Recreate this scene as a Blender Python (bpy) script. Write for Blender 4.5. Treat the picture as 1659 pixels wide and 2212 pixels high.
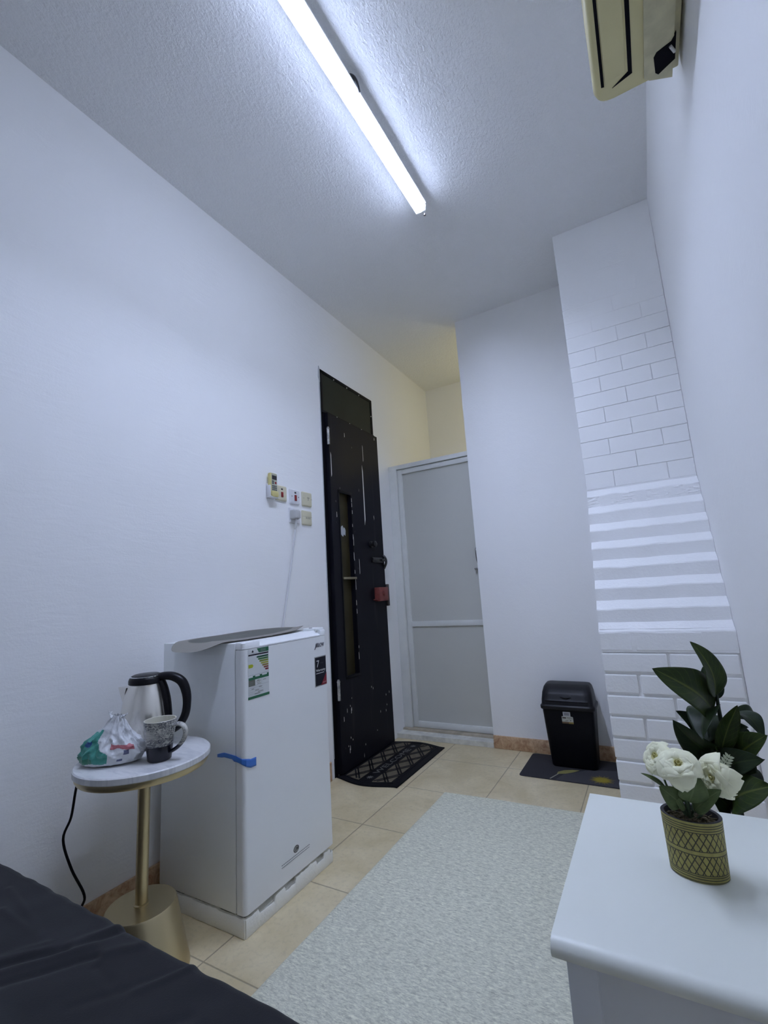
import bpy, bmesh, math, random
from mathutils import Vector, Matrix, noise
random.seed(7)
PI = math.pi
scene = bpy.context.scene
COL = scene.collection
for o in list(bpy.data.objects):
    bpy.data.objects.remove(o)

# ------------------------------------------------------------------ camera, world, exposure
cam_d = bpy.data.cameras.new('camera')
cam = bpy.data.objects.new('camera', cam_d)
COL.objects.link(cam)
cam_d.sensor_fit = 'HORIZONTAL'
cam_d.sensor_width = 36.0
cam_d.lens = 36.0 * 997.413 / 1659.0
cam_d.clip_start = 0.02
cam_d.clip_end = 50
R_ = Vector((0.86621495, 0.49602278, -0.06027498))
U_ = Vector((0.13572638, -0.11747911, 0.98375658))
F_ = Vector((-0.48088462, 0.86032556, 0.16908553))
m4 = Matrix.Identity(4)
for i in range(3):
    m4[i][0] = R_[i]; m4[i][1] = U_[i]; m4[i][2] = -F_[i]
m4[0][3] = 1.664; m4[1][3] = 0.0; m4[2][3] = 1.001
cam.matrix_world = m4
scene.camera = cam

world = bpy.data.worlds.new('world')
scene.world = world
world.use_nodes = True
world.node_tree.nodes['Background'].inputs[0].default_value = (0.5, 0.6, 0.8, 1)
world.node_tree.nodes['Background'].inputs[1].default_value = 0.0
scene.view_settings.view_transform = 'Standard'
scene.view_settings.look = 'None'
scene.view_settings.gamma = 1.0
scene.view_settings.use_curve_mapping = False
scene.view_settings.exposure = 0.0
scene.cycles.max_bounces = 16
scene.cycles.diffuse_bounces = 14

TUBE_COLOR = (0.605, 0.705, 1.0)
TUBE_STRENGTH = 192.0
SIDE_STRENGTH = 16.5
# warm bulb of the washroom behind the partition
wl = bpy.data.lights.new('washroom_bulb', 'POINT')
wl.energy = 3.2
wl.color = (1.0, 0.92, 0.55)
wl.shadow_soft_size = 0.05
wlo = bpy.data.objects.new('washroom_bulb', wl)
wlo.location = (1.05, 3.52, 2.25)
COL.objects.link(wlo)

# ------------------------------------------------------------------ helpers
def lin(c):
    c = c / 255.0
    return c / 12.92 if c <= 0.04045 else ((c + 0.055) / 1.055) ** 2.4
def srgb(r, g, b):
    return (lin(r), lin(g), lin(b))
def alb(px, ref=(168, 178, 205), k=0.8):
    return tuple(min(0.95, k * lin(p) / lin(q)) for p, q in zip(px, ref))

class NT:
    def __init__(s, m):
        s.nt = m.node_tree; s.n = s.nt.nodes; s.l = s.nt.links
    def new(s, t, **kw):
        nd = s.n.new(t)
        for k, v in kw.items():
            setattr(nd, k, v)
        return nd
    def setin(s, sock, v):
        if isinstance(v, bpy.types.NodeSocket):
            s.l.new(v, sock)
        elif v is not None:
            sock.default_value = v
    def math(s, op, a, b=None, c=None):
        nd = s.new('ShaderNodeMath', operation=op)
        for i, v in enumerate((a, b, c)):
            if v is not None:
                s.setin(nd.inputs[i], v)
        return nd.outputs[0]
    def mix(s, f, a, b):
        nd = s.new('ShaderNodeMix', data_type='RGBA')
        s.setin(nd.inputs[0], f)
        s.setin(nd.inputs[6], (*a, 1) if isinstance(a, tuple) and len(a) == 3 else a)
        s.setin(nd.inputs[7], (*b, 1) if isinstance(b, tuple) and len(b) == 3 else b)
        return nd.outputs[2]
    def obj(s):
        return s.new('ShaderNodeTexCoord').outputs['Object']
    def uv(s):
        return s.new('ShaderNodeTexCoord').outputs['UV']
    def map(s, v, scale=(1, 1, 1), rot=(0, 0, 0), loc=(0, 0, 0)):
        nd = s.new('ShaderNodeMapping')
        s.l.new(v, nd.inputs[0])
        nd.inputs[1].default_value = loc; nd.inputs[2].default_value = rot; nd.inputs[3].default_value = scale
        return nd.outputs[0]
    def sep(s, v):
        nd = s.new('ShaderNodeSeparateXYZ'); s.l.new(v, nd.inputs[0]); return nd.outputs
    def noise(s, v, scale, detail=3, rough=0.5, dist=0.0):
        nd = s.new('ShaderNodeTexNoise')
        s.l.new(v, nd.inputs['Vector'])
        nd.inputs['Scale'].default_value = scale; nd.inputs['Detail'].default_value = detail
        nd.inputs['Roughness'].default_value = rough; nd.inputs['Distortion'].default_value = dist
        return nd.outputs[0]
    def ramp(s, f, lo, hi):
        nd = s.new('ShaderNodeMapRange')
        s.setin(nd.inputs[0], f)
        nd.inputs[1].default_value = lo; nd.inputs[2].default_value = hi
        return nd.outputs[0]
    def bump(s, h, strength, dist=0.01):
        nd = s.new('ShaderNodeBump')
        nd.inputs['Strength'].default_value = strength; nd.inputs['Distance'].default_value = dist
        s.l.new(h, nd.inputs['Height'])
        return nd.outputs[0]

def mat(name, color, rough=0.5, metal=0.0, spec=None, emit=None, estr=0.0, vary=0.0, vscale=8.0,
        bump=0.0, bscale=200.0, bdist=0.002, stretch=(1, 1, 1), trans=0.0, alpha=1.0, coat=0.0, sheen=0.0):
    m = bpy.data.materials.new(name)
    m.use_nodes = True
    t = NT(m)
    p = t.n['Principled BSDF']
    p.inputs['Base Color'].default_value = (*color, 1)
    p.inputs['Roughness'].default_value = rough
    p.inputs['Metallic'].default_value = metal
    if spec is not None: p.inputs['Specular IOR Level'].default_value = spec
    if trans: p.inputs['Transmission Weight'].default_value = trans
    if alpha < 1: p.inputs['Alpha'].default_value = alpha
    if coat: p.inputs['Coat Weight'].default_value = coat
    if sheen: p.inputs['Sheen Weight'].default_value = sheen
    if emit:
        p.inputs['Emission Color'].default_value = (*emit, 1)
        p.inputs['Emission Strength'].default_value = estr
    if vary or bump:
        v = t.map(t.obj(), stretch)
        if vary:
            n = t.noise(v, vscale, 4)
            a = tuple(c * (1 - vary) for c in color); b = tuple(min(1, c * (1 + vary)) for c in color)
            t.l.new(t.mix(t.ramp(n, 0.3, 0.7), a, b), p.inputs['Base Color'])
        if bump:
            n = t.noise(v, bscale, 3, 0.6)
            t.l.new(t.bump(n, bump, bdist), p.inputs['Normal'])
    m['_p'] = p.name
    return m
def P(m):
    return m.node_tree.nodes['Principled BSDF']

WM = {}
def wmat(o):
    return WM.get(o.name, Matrix.Identity(4)) if o else Matrix.Identity(4)

def props(o, label=None, cat=None, group=None, kind=None):
    if label: o['label'] = label
    if cat: o['category'] = cat
    if group: o['group'] = group
    if kind: o['kind'] = kind
    return o
def thing(name, label, cat, loc=(0, 0, 0), rz=0.0, group=None, kind=None):
    o = bpy.data.objects.new(name, None)
    o.empty_display_size = 0.05
    COL.objects.link(o)
    o.location = loc; o.rotation_euler = (0, 0, rz)
    WM[o.name] = Matrix.Translation(loc) @ Matrix.Rotation(rz, 4, 'Z')
    return props(o, label, cat, group, kind)

class MB:
    """collects shapes into one mesh"""
    def __init__(s):
        s.bm = bmesh.new()
        s.uvl = s.bm.loops.layers.uv.new('UVMap')
    def mark(s, before, mi):
        for f in s.bm.faces:
            if f not in before: f.material_index = mi
    def box(s, lo, hi, bev=0.0, seg=2, mi=0, M=None):
        lo = Vector(lo); hi = Vector(hi)
        tb = bmesh.new()
        bmesh.ops.create_cube(tb, size=1)
        for v in tb.verts:
            v.co = Vector([(lo[i] + hi[i]) / 2 + v.co[i] * (hi[i] - lo[i]) for i in range(3)])
        if bev:
            bmesh.ops.bevel(tb, geom=list(tb.edges), offset=bev, segments=seg, affect='EDGES', profile=0.5)
        s.join(tb, mi, M)
        return s
    def join(s, tb, mi=0, M=None):
        mp = {}
        for v in tb.verts:
            mp[v] = s.bm.verts.new(M @ v.co if M else v.co)
        for f in tb.faces:
            try:
                nf = s.bm.faces.new([mp[v] for v in f.verts]); nf.material_index = mi
            except ValueError:
                pass
        tb.free()
    def ring_surface(s, rings, close_u=True, caps=(True, True), mi=0, uv=None):
        vs = [[s.bm.verts.new(p) for p in r] for r in rings]
        n = len(rings[0])
        for i in range(len(vs) - 1):
            for j in range(n if close_u else n - 1):
                k = (j + 1) % n
                f = s.bm.faces.new((vs[i][j], vs[i][k], vs[i + 1][k], vs[i + 1][j]))
                f.material_index = mi
                if uv:
                    for lp, (a, b) in zip(f.loops, ((i, j), (i, j + 1), (i + 1, j + 1), (i + 1, j))):
                        lp[s.uvl].uv = uv(a, b)
        if caps[0]: s.bm.faces.new(list(reversed(vs[0]))).material_index = mi
        if caps[1]: s.bm.faces.new(vs[-1]).material_index = mi
        return s
    def lathe(s, prof, c=(0, 0, 0), n=40, mi=0, caps=(True, True), sx=1.0, sy=1.0, uv=None):
        c = Vector(c)
        rings = [[c + Vector((r * sx * math.cos(2 * PI * j / n), r * sy * math.sin(2 * PI * j / n), z)) for j in range(n)] for r, z in prof]
        return s.ring_surface(rings, True, caps, mi, uv)
    def cyl(s, a, b, r0, r1=None, n=20, mi=0):
        a = Vector(a); b = Vector(b); r1 = r0 if r1 is None else r1
        d = (b - a).normalized()
        e = d.orthogonal().normalized(); g = d.cross(e)
        rings = [[p + (e * math.cos(2 * PI * j / n) + g * math.sin(2 * PI * j / n)) * r for j in range(n)] for p, r in ((a, r0), (b, r1))]
        return s.ring_surface(rings, True, (True, True), mi)
    def tube(s, pts, r, n=12, mi=0, sub=6, flat=1.0, up=None):
        pts = [Vector(p) for p in pts]
        rr = r if isinstance(r, (list, tuple)) else [r] * len(pts)
        P2, R2 = [], []
        for i in range(len(pts) - 1):
            p0 = pts[max(i - 1, 0)]; p1 = pts[i]; p2 = pts[i + 1]; p3 = pts[min(i + 2, len(pts) - 1)]
            for k in range(sub):
                t = k / sub
                P2.append(0.5 * ((2 * p1) + (-p0 + p2) * t + (2 * p0 - 5 * p1 + 4 * p2 - p3) * t * t + (-p0 + 3 * p1 - 3 * p2 + p3) * t ** 3))
                R2.append(rr[i] * (1 - t) + rr[i + 1] * t)
        P2.append(pts[-1]); R2.append(rr[-1])
        ref = Vector(up) if up else None
        e = None; rings = []
        for i, p in enumerate(P2):
            d = (P2[min(i + 1, len(P2) - 1)] - P2[max(i - 1, 0)]).normalized()
            if ref is not None:
                e = (ref - d * ref.dot(d)).normalized()
            else:
                e = d.orthogonal().normalized() if e is None else (e - d * e.dot(d)).normalized()
            g = d.cross(e)
            rings.append([p + (e * math.cos(2 * PI * j / n) * flat + g * math.sin(2 * PI * j / n)) * R2[i] for j in range(n)])
        return s.ring_surface(rings, True, (True, True), mi)
    def prism(s, poly, off, mi=0):
        """poly: list of 3-D points of one face, off: extrusion vector"""
        off = Vector(off)
        a = [s.bm.verts.new(Vector(p)) for p in poly]
        b = [s.bm.verts.new(Vector(p) + off) for p in poly]
        n = len(a)
        for f in ([list(reversed(a)), b] + [[a[i], a[(i + 1) % n], b[(i + 1) % n], b[i]] for i in range(n)]):
            s.bm.faces.new(f).material_index = mi
        return s
    def grid(s, fn, nu, nv, mi=0, mif=None):
        vs = [[s.bm.verts.new(fn(i / nu, j / nv)) for j in range(nv + 1)] for i in range(nu + 1)]
        for i in range(nu):
            for j in range(nv):
                f = s.bm.faces.new((vs[i][j], vs[i + 1][j], vs[i + 1][j + 1], vs[i][j + 1]))
                f.material_index = mif((i + .5) / nu, (j + .5) / nv) if mif else mi
                for lp, (a, b) in zip(f.loops, ((i, j), (i + 1, j), (i + 1, j + 1), (i, j + 1))):
                    lp[s.uvl].uv = (a / nu, b / nv)
        return s
    def build(s, name, mats, parent=None, local=False, angle=38, normals=True, kind=None, solid=0.0):
        if normals:
            bmesh.ops.recalc_face_normals(s.bm, faces=list(s.bm.faces))
        if parent is not None and not local:
            inv = wmat(parent).inverted()
            for v in s.bm.verts: v.co = inv @ v.co
        me = bpy.data.meshes.new(name)
        s.bm.to_mesh(me); s.bm.free()
        for p in me.polygons: p.use_smooth = True
        me.set_sharp_from_angle(angle=math.radians(angle))
        for m in (mats if isinstance(mats, (list, tuple)) else [mats]): me.materials.append(m)
        o = bpy.data.objects.new(name, me)
        COL.objects.link(o)
        if parent is not None:
            o.parent = parent
            WM[o.name] = wmat(parent)
        if kind: o['kind'] = kind
        if solid:
            md = o.modifiers.new('thickness', 'SOLIDIFY'); md.thickness = solid; md.offset = 0
        return o

class Frame:
    """flat graphics on a plane: origin, right, up"""
    def __init__(s, o, u, v):
        s.o = Vector(o); s.u = Vector(u); s.v = Vector(v); s.n = s.u.cross(s.v).normalized()
    def p(s, a, b, h=0.0):
        return s.o + s.u * a + s.v * b + s.n * h
    def poly(s, mb, pts, h0, h1, mi):
        mb.prism([s.p(a, b, h0) for a, b in pts], s.n * (h1 - h0), mi)
    def rect(s, mb, a0, a1, b0, b1, h0, h1, mi):
        s.poly(mb, [(a0, b0), (a1, b0), (a1, b1), (a0, b1)], h0, h1, mi)

def text_into(mb, txt, fr, a, b, height, width=None, h0=0.0005, h1=0.0008, mi=0, shear=0.0, align='LEFT', weight=0.0):
    cu = bpy.data.curves.new('lettering', 'FONT')
    cu.body = txt; cu.align_x = align; cu.size = 1.0; cu.shear = shear; cu.resolution_u = 3; cu.offset = weight
    ob = bpy.data.objects.new('lettering', cu)
    COL.objects.link(ob)
    me = bpy.data.meshes.new_from_object(ob)
    bpy.data.objects.remove(ob); bpy.data.curves.remove(cu)
    xs = [v.co.x for v in me.vertices]; ys = [v.co.y for v in me.vertices]
    if not xs: return
    sy = height / (max(ys) - min(ys))
    sx = width / (max(xs) - min(xs)) if width else sy
    x0 = min(xs) if align == 'LEFT' else (min(xs) + max(xs)) / 2
    y0 = min(ys)
    lu = fr.u.length; lv = fr.v.length
    for pl in me.polygons:
        pts = [(a + (me.vertices[i].co.x - x0) * sx / lu, b + (me.vertices[i].co.y - y0) * sy / lv) for i in pl.vertices]
        try:
            fr.poly(mb, pts, h0, h1, mi)
        except ValueError:
            pass
    bpy.data.meshes.remove(me)

def smooth(a, b, x):
    t = max(0.0, min(1.0, (x - a) / (b - a)))
    return t * t * (3 - 2 * t)

# ------------------------------------------------------------------ materials of the shell
def plaster(name, color, k1, k2, streak):
    m = mat(name, color, rough=0.55, spec=0.3)
    t = NT(m); o = t.obj()
    fine = t.noise(o, k1, 4, 0.6)
    st = t.noise(t.map(o, streak), k2, 3, 0.55, 0.6)
    h = t.math('ADD', t.math('MULTIPLY', fine, 0.5), st)
    t.l.new(t.bump(h, 0.13, 0.006), P(m).inputs['Normal'])
    return m
M_wall = plaster('white_wall_paint', (0.88, 0.88, 0.875), 130, 22, (1, 0.5, 2.2))
M_wall_side = plaster('white_wall_paint_side', (0.88, 0.88, 0.875), 110, 18, (1, 1, 1))
M_ceil = mat('ceiling_paint', (0.85, 0.855, 0.86), rough=0.6, spec=0.25)
t = NT(M_ceil); o_ = t.obj()
h_ = t.math('ADD', t.noise(t.map(o_, (1.6, 1, 1)), 75, 4, 0.6, 0.3), t.math('MULTIPLY', t.noise(o_, 24, 2), 0.6))
t.l.new(t.bump(h_, 0.85, 0.007), P(M_ceil).inputs['Normal'])

M_brick = mat('white_painted_brick', (0.88, 0.88, 0.875), rough=0.5, spec=0.35, bump=0.35, bscale=90, bdist=0.003)

M_floor = mat('beige_floor_tile', (0.4, 0.35, 0.25), rough=0.42, spec=0.4)
t = NT(M_floor); o_ = t.obj(); s_ = t.sep(o_)
def joint(c, off):
    a = t.math('FRACT', t.math('DIVIDE', t.math('SUBTRACT', c, off), 0.42))
    return t.math('ABSOLUTE', t.math('SUBTRACT', a, 0.5))
jx = joint(s_[0], -0.205); jy = joint(s_[1], 0.60)
# |frac-0.5| is 0.5 on a joint when the lattice is shifted half a tile
jx = t.math('SUBTRACT', 0.5, joint(s_[0], 0.0)); jy = t.math('SUBTRACT', 0.5, joint(s_[1], 0.18))
d_ = t.math('MINIMUM', jx, jy)
grout = t.math('SUBTRACT', 1.0, t.ramp(d_, 0.002, 0.0075))
n1 = t.noise(o_, 5.5, 6, 0.62, 0.5); n2 = t.noise(o_, 60, 3, 0.6)
base = t.mix(t.ramp(n1, 0.35, 0.7), (0.58, 0.48, 0.285), (0.72, 0.62, 0.41))
base = t.mix(t.math('MULTIPLY', t.ramp(n2, 0.5, 0.72), 0.35), base, (0.42, 0.36, 0.24))
n3 = t.noise(t.map(o_, (1, 2.4, 1)), 14, 5, 0.7, 1.0)
base = t.mix(t.math('MULTIPLY', t.ramp(n3, 0.6, 0.75), 0.22), base, (0.40, 0.34, 0.21))
base = t.mix(t.math('MULTIPLY', grout, 0.75), base, (0.24, 0.20, 0.13))
t.l.new(base, P(M_floor).inputs['Base Color'])
t.l.new(t.bump(t.math('SUBTRACT', t.math('MULTIPLY', n2, 0.1), grout), 0.5, 0.002), P(M_floor).inputs['Normal'])

M_skirt = mat('brown_stone_skirting', alb((150, 128, 112), (160, 166, 186)), rough=0.5)
t = NT(M_skirt); o_ = t.obj()
nn = t.noise(o_, 28, 6, 0.7, 0.8)
t.l.new(t.mix(t.ramp(nn, 0.35, 0.68), (0.70, 0.50, 0.31), (0.36, 0.19, 0.10)), P(M_skirt).inputs['Base Color'])
M_frame_white = mat('white_aluminium', (0.74, 0.75, 0.72), rough=0.35, vary=0.03, vscale=14)
M_sill = mat('white_marble_sill', (0.68, 0.67, 0.60), rough=0.5, vary=0.18, vscale=22, bump=0.4, bscale=60)
M_sill2 = mat('beige_stone_step', (0.46, 0.40, 0.30), rough=0.5, vary=0.2, vscale=18)

# ------------------------------------------------------------------ room shell
H = 2.9; W = 1.912; YB = 3.95; YF = -1.6; YR = 2.993; XR = 0.678; XC = 1.444
def struct(name, lo, hi, m, label, bev=0.0):
    o = MB().box(lo, hi, bev).build(name, m)
    return props(o, label, name.split('_')[0], kind='structure')
struct('floor', (-0.15, YF - 0.15, -0.1), (W + 0.15, YB + 0.15, 0), M_floor, 'beige square tiled floor of the room')
struct('ceiling', (-0.15, YF - 0.15, H), (W + 0.15, YB + 0.15, H + 0.1), M_ceil, 'rough rolled white ceiling with the tube lamp')
struct('wall_left', (-0.15, YF - 0.15, 0), (0, YB + 0.15, H), M_wall, 'long white plastered wall behind the refrigerator')
struct('wall_right', (W, YF - 0.15, 0), (W + 0.15, YB + 0.15, H), M_wall_side, 'white wall that carries the air conditioner')
struct('wall_front', (0, YF - 0.15, 0), (W, YF, H), M_wall_side, 'white wall closing the room behind the bed')
struct('wall_back', (0, YB, 0), (W, YB + 0.15, H), M_wall_side, 'washroom wall seen above the white door')
struct('wall_partition', (XR, YR, 0), (W, YR + 0.095, H), M_wall_side, 'white partition wall behind the black bin')

# column with corbelled brick courses, all painted white
mb = MB()
CO = 0.083
YU = 2.512; YL = 2.168
mb.box((XC + 0.004, YL + 0.010, 0), (W - 0.001, YU + 0.005, 0.79))
mb.box((XC + 0.0015, YU + 0.006, 0.001), (W - 0.001, YR - 0.001, H - 0.001))
def brick(x0, x1, y0, z0, z1, bev=0.004, depth=0.05, j=0.0015):
    jj = random.uniform(-j, j)
    mb.box((x0, y0 + jj, z0), (x1, y0 + depth, z1), bev, 2)
zt = 0.7812; row = 0
while zt > 0.0:
    z1 = zt - 0.005; z0 = max(zt - CO + 0.006, 0.001)
    xs = [XC, XC + 0.124, XC + 0.366, W] if row % 2 == 0 else [XC, XC + 0.237, XC + 0.47, W]
    xs = [x for x in xs if x < W - 0.03] + [W - 0.002]
    for a, b in zip(xs[:-1], xs[1:]):
        if z1 > z0 + 0.01:
            brick(a + (0.0 if a == XC else 0.006), b - 0.005, YL, z0, z1, 0.004)
    zt -= CO; row += 1
# corbel steps: each course stands further back, with a sloped mortar fillet between them
for i in range(8):
    yf = YU - 0.043 * (i + 1)
    zb = 1.40 - 0.0885 * i
    z_top = zb
    n = 26
    def edge(u, yy, zz, amp):
        return Vector((XC + (W - XC - 0.001) * u, yy + amp * noise.noise(Vector((u * 9, i * 3.1, 0))), zz + amp * 0.8 * noise.noise(Vector((u * 6, i * 5.7, 4)))))
    amp = 0.0065
    a_y, a_z = yf + 0.043, z_top + 0.036
    rows = [(a_y + 0.002, a_z, 0.002), (yf + 0.002, z_top + 0.001, amp), (yf, z_top - 0.004, amp), (yf, z_top - 0.058, 0.002)]
    def fn(u, v):
        k = int(round(v * 3)); r = rows[k]
        p = edge(u, *r)
        return p
    mb.grid(fn, n, 3)
    # the step's own body, closed at the side with the same sloped profile
    zlo = z_top - 0.0885 if i < 7 else 0.70
    xo = XC + .0004 * (8 - i)
    mb.prism([(xo, yf + .001, zlo), (xo, yf + .001, z_top - .003), (xo, yf + .044, z_top + .0345), (xo, YU + .02, z_top + .0345), (xo, YU + .02, zlo)], (W - xo - .001, 0, 0))
# rough broken face of the topmost step
def rough(u, v):
    return Vector((XC + (W - XC - 0.002) * u, YU - 0.043 - 0.001 + 0.010 * (noise.noise(Vector((u * 7, v * 3, 1))) ** 2) * 3 + 0.003 * noise.noise(Vector((u * 24, v * 9, 2))), 1.345 + 0.052 * v))
mb.grid(rough, 60, 12)
zt = 1.441 + CO; row = 0
while zt < H + CO:
    z1 = min(zt - 0.0015, H - 0.002); z0 = zt - CO + 0.0015
    fade = smooth(2.15, 2.5, z0)
    xs = [XC, XC + 0.24, W] if row % 2 else [XC, XC + 0.13, XC + 0.36, W]
    if z1 > z0 + 0.01:
        for a, b in zip(xs[:-1], xs[1:]):
            brick(a + (0.0 if a == XC else 0.0015), b - 0.001, YU + 0.0035 * fade, z0, z1, 0.0016, 0.05, 0.0010)
    zt += CO; row += 1
mb.box((XC + 0.003, YU + 0.0035, 2.2), (W - 0.001, YU + 0.05, H - 0.001))
mb.box((XC, YU + 0.002, 1.40), (W - 0.001, YU + 0.05, 1.447), 0.002)
col = mb.build('column', M_brick, angle=18)
props(col, 'white painted brick column whose lower courses step forward', 'column', kind='structure')

def skirting(name, lo, hi, axis, label):
    mb = MB()
    mb.box(lo, hi, 0.004, 2)
    return props(mb.build(name, M_skirt), label, 'baseboard', kind='structure')
skirting('baseboard_back', (XR, YR - 0.012, 0.0), (XC, YR + 0.001, 0.076), 0, 'brown stone skirting behind the black bin')
skirting('baseboard_left', (-0.001, YF, 0.0), (0.012, 2.2, 0.098), 1, 'brown stone skirting beneath the side table')

# ------------------------------------------------------------------ washroom door
t1 = thing('trim_1', 'white frame around the frosted washroom door', 'door frame', (0.35, 3.1, 0), kind='structure')
MB().box((0.0, 3.085, 0.03), (0.066, 3.16, 1.925), 0.003).build('jamb', M_frame_white, t1)
MB().box((0.0, 3.085, 1.922), (0.80, 3.16, 1.955), 0.003).build('lintel', M_frame_white, t1)
MB().box((0.735, 3.092, 0.03), (0.80, 3.16, 1.925), 0.003).build('jamb', M_frame_white, t1)

d2 = thing('door_2', 'white framed washroom door with frosted grey panels', 'door', (0.4, 3.11, 0.045), kind='structure')
M_panel = mat('frosted_panel', (0.60, 0.60, 0.555), rough=0.24, spec=0.45, bump=0.15, bscale=300)
M_gasket = mat('dark_gap', (0.02, 0.02, 0.02), rough=0.7)
M_steel_dark = mat('tarnished_steel', (0.35, 0.34, 0.34), rough=0.25, metal=1.0)
X0, X1, Z0, Z1 = 0.069, 0.733, 0.045, 1.919
fw = 0.036
for nm, lo, hi in (('stile', (X0, 3.10, Z0), (X0 + fw, 3.132, Z1)), ('stile', (X1 - fw, 3.10, Z0), (X1, 3.132, Z1)),
                   ('top_rail', (X0 + fw, 3.10, Z1 - fw), (X1 - fw, 3.132, Z1)), ('bottom_rail', (X0 + fw, 3.10, Z0), (X1 - fw, 3.132, Z0 + 0.04)),
                   ('middle_rail', (X0 + fw, 3.103, 0.735), (X1 - fw, 3.130, 0.772))):
    MB().box(lo, hi, 0.002).build(nm, M_frame_white, d2)
MB().box((X0 + fw - .002, 3.114, 0.77), (X1 - fw + .002, 3.120, Z1 - fw + .002)).build('upper_panel', M_panel, d2)
MB().box((X0 + fw - .002, 3.114, Z0 + 0.038), (X1 - fw + .002, 3.120, 0.737)).build('lower_panel', M_panel, d2)
MB().box((X0 - 0.003, 3.108, Z0), (X0, 3.13, Z1 + 0.003)).box((X0, 3.108, Z1), (X1, 3.13, Z1 + 0.003)).build('seal', M_gasket, d2)
mb = MB()
mb.tube([(0.652, 3.101, 1.262), (0.652, 3.07, 1.25), (0.654, 3.062, 1.20), (0.656, 3.07, 1.16), (0.656, 3.101, 1.148)], 0.006, 10)
mb.box((0.644, 3.094, 1.25), (0.660, 3.101, 1.28), 0.002).box((0.646, 3.094, 1.128), (0.664, 3.101, 1.158), 0.002)
mb.build('handle', M_steel_dark, d2)
mb = MB()
mb.box((0.628, 3.094, 1.108), (0.678, 3.101, 1.122), 0.001).cyl((0.622, 3.09, 1.118), (0.672, 3.088, 1.110), 0.004, n=10).cyl((0.625, 3.09, 1.108), (0.66, 3.088, 1.122), 0.0035, n=10)
mb.build('latch', M_steel_dark, d2)

t2 = thing('trim_2', 'worn white marble doorstep under the washroom door', 'doorstep', (0.35, 3.04, 0), kind='structure')
MB().grid(lambda u, v: Vector((0.0 + 0.676 * u, 2.972 + 0.012 * u + 0.004 * noise.noise(Vector((u * 14, 2, 0))) + (0.0 if v < .5 else 0.09 * (v - .5) * 2), 0.001 + (0.030 * min(1, v * 2)))), 40, 8).build('marble_step', M_sill, t2, normals=False)
MB().box((0.001, 3.06, 0.0), (0.80, 3.2, 0.043), 0.003).build('stone_threshold', M_sill2, t2)

# ------------------------------------------------------------------ entrance door
M_black = mat('black_door_paint', (0.006, 0.006, 0.010), rough=0.45, spec=0.12)
t = NT(M_black); o_ = t.obj()
sp = t.ramp(t.noise(t.map(o_, (1, 55, 11)), 1.0, 2, 0.4), 0.735, 0.755)
sp2 = t.ramp(t.noise(o_, 2.2, 2), 0.47, 0.62)
smear = t.math('MULTIPLY', t.ramp(t.noise(t.map(o_, (1, 16, 1.2)), 1.3, 2), 0.62, 0.8), 0.35)
c_ = t.mix(smear, (0.006, 0.006, 0.010), (0.035, 0.035, 0.037))
t.l.new(t.mix(t.math('MULTIPLY', sp, sp2), c_, (0.6, 0.58, 0.55)), P(M_black).inputs['Base Color'])
M_black2 = mat('black_frame_paint', (0.005, 0.005, 0.007), rough=0.55, spec=0.12, bump=0.3, bscale=60)
M_transom = mat('dark_green_transom', (0.014, 0.018, 0.014), rough=0.38, spec=0.15, vary=0.25, vscale=3)
M_gold = mat('dark_amber_pane', (0.034, 0.028, 0.013), rough=0.3, spec=0.12, vary=0.3, vscale=5)
M_chip = mat('flaked_white_paint', (0.60, 0.58, 0.54), rough=0.7)
M_iron = mat('black_iron', (0.012, 0.012, 0.013), rough=0.3, spec=0.5)
M_red = mat('dull_red_lock_paint', (0.20, 0.045, 0.038), rough=0.5, vary=0.2, vscale=40)
D0, D1 = 2.236, 2.874
d1 = thing('door_1', 'tall black steel entrance door with a narrow glazed slot', 'door', (0.0, 2.555, 0), kind='structure')
ZB, ZT = 2.150, 2.432
mb = MB()
mb.box((-0.002, D0, 0.001), (0.006, D0 + 0.026, ZT), 0.001).box((-0.002, D1 - 0.022, ZB), (0.006, D1, ZT), 0.001)
mb.box((-0.002, D0, ZT - 0.022), (0.006, D1, ZT), 0.001).box((-0.002, D0, ZB - 0.012), (0.012, D1, ZB + 0.006), 0.002)
fr = mb.build('door_frame', M_black2, d1)
mb = MB()
for k in range(3): mb.cyl((0.005, D0 + 0.15 + 0.155 * k, ZT - 0.02), (0.0085, D0 + 0.15 + 0.155 * k, ZT - 0.02), 0.004, n=8)
for k in range(3): mb.cyl((0.011, D0 + 0.16 + 0.15 * k, ZB + 0.0), (0.0145, D0 + 0.16 + 0.15 * k, ZB + 0.0), 0.004, n=8)
mb.cyl((0.005, D1 - 0.02, 2.30), (0.0085, D1 - 0.02, 2.30), 0.004, n=8)
props(mb.build('frame_screws', M_chip, fr), 'small pale screw heads')
MB().box((0.0005, D0 + 0.02, ZB), (0.0025, D1 - 0.018, ZT - 0.018)).build('transom_panel', M_transom, d1)
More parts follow.
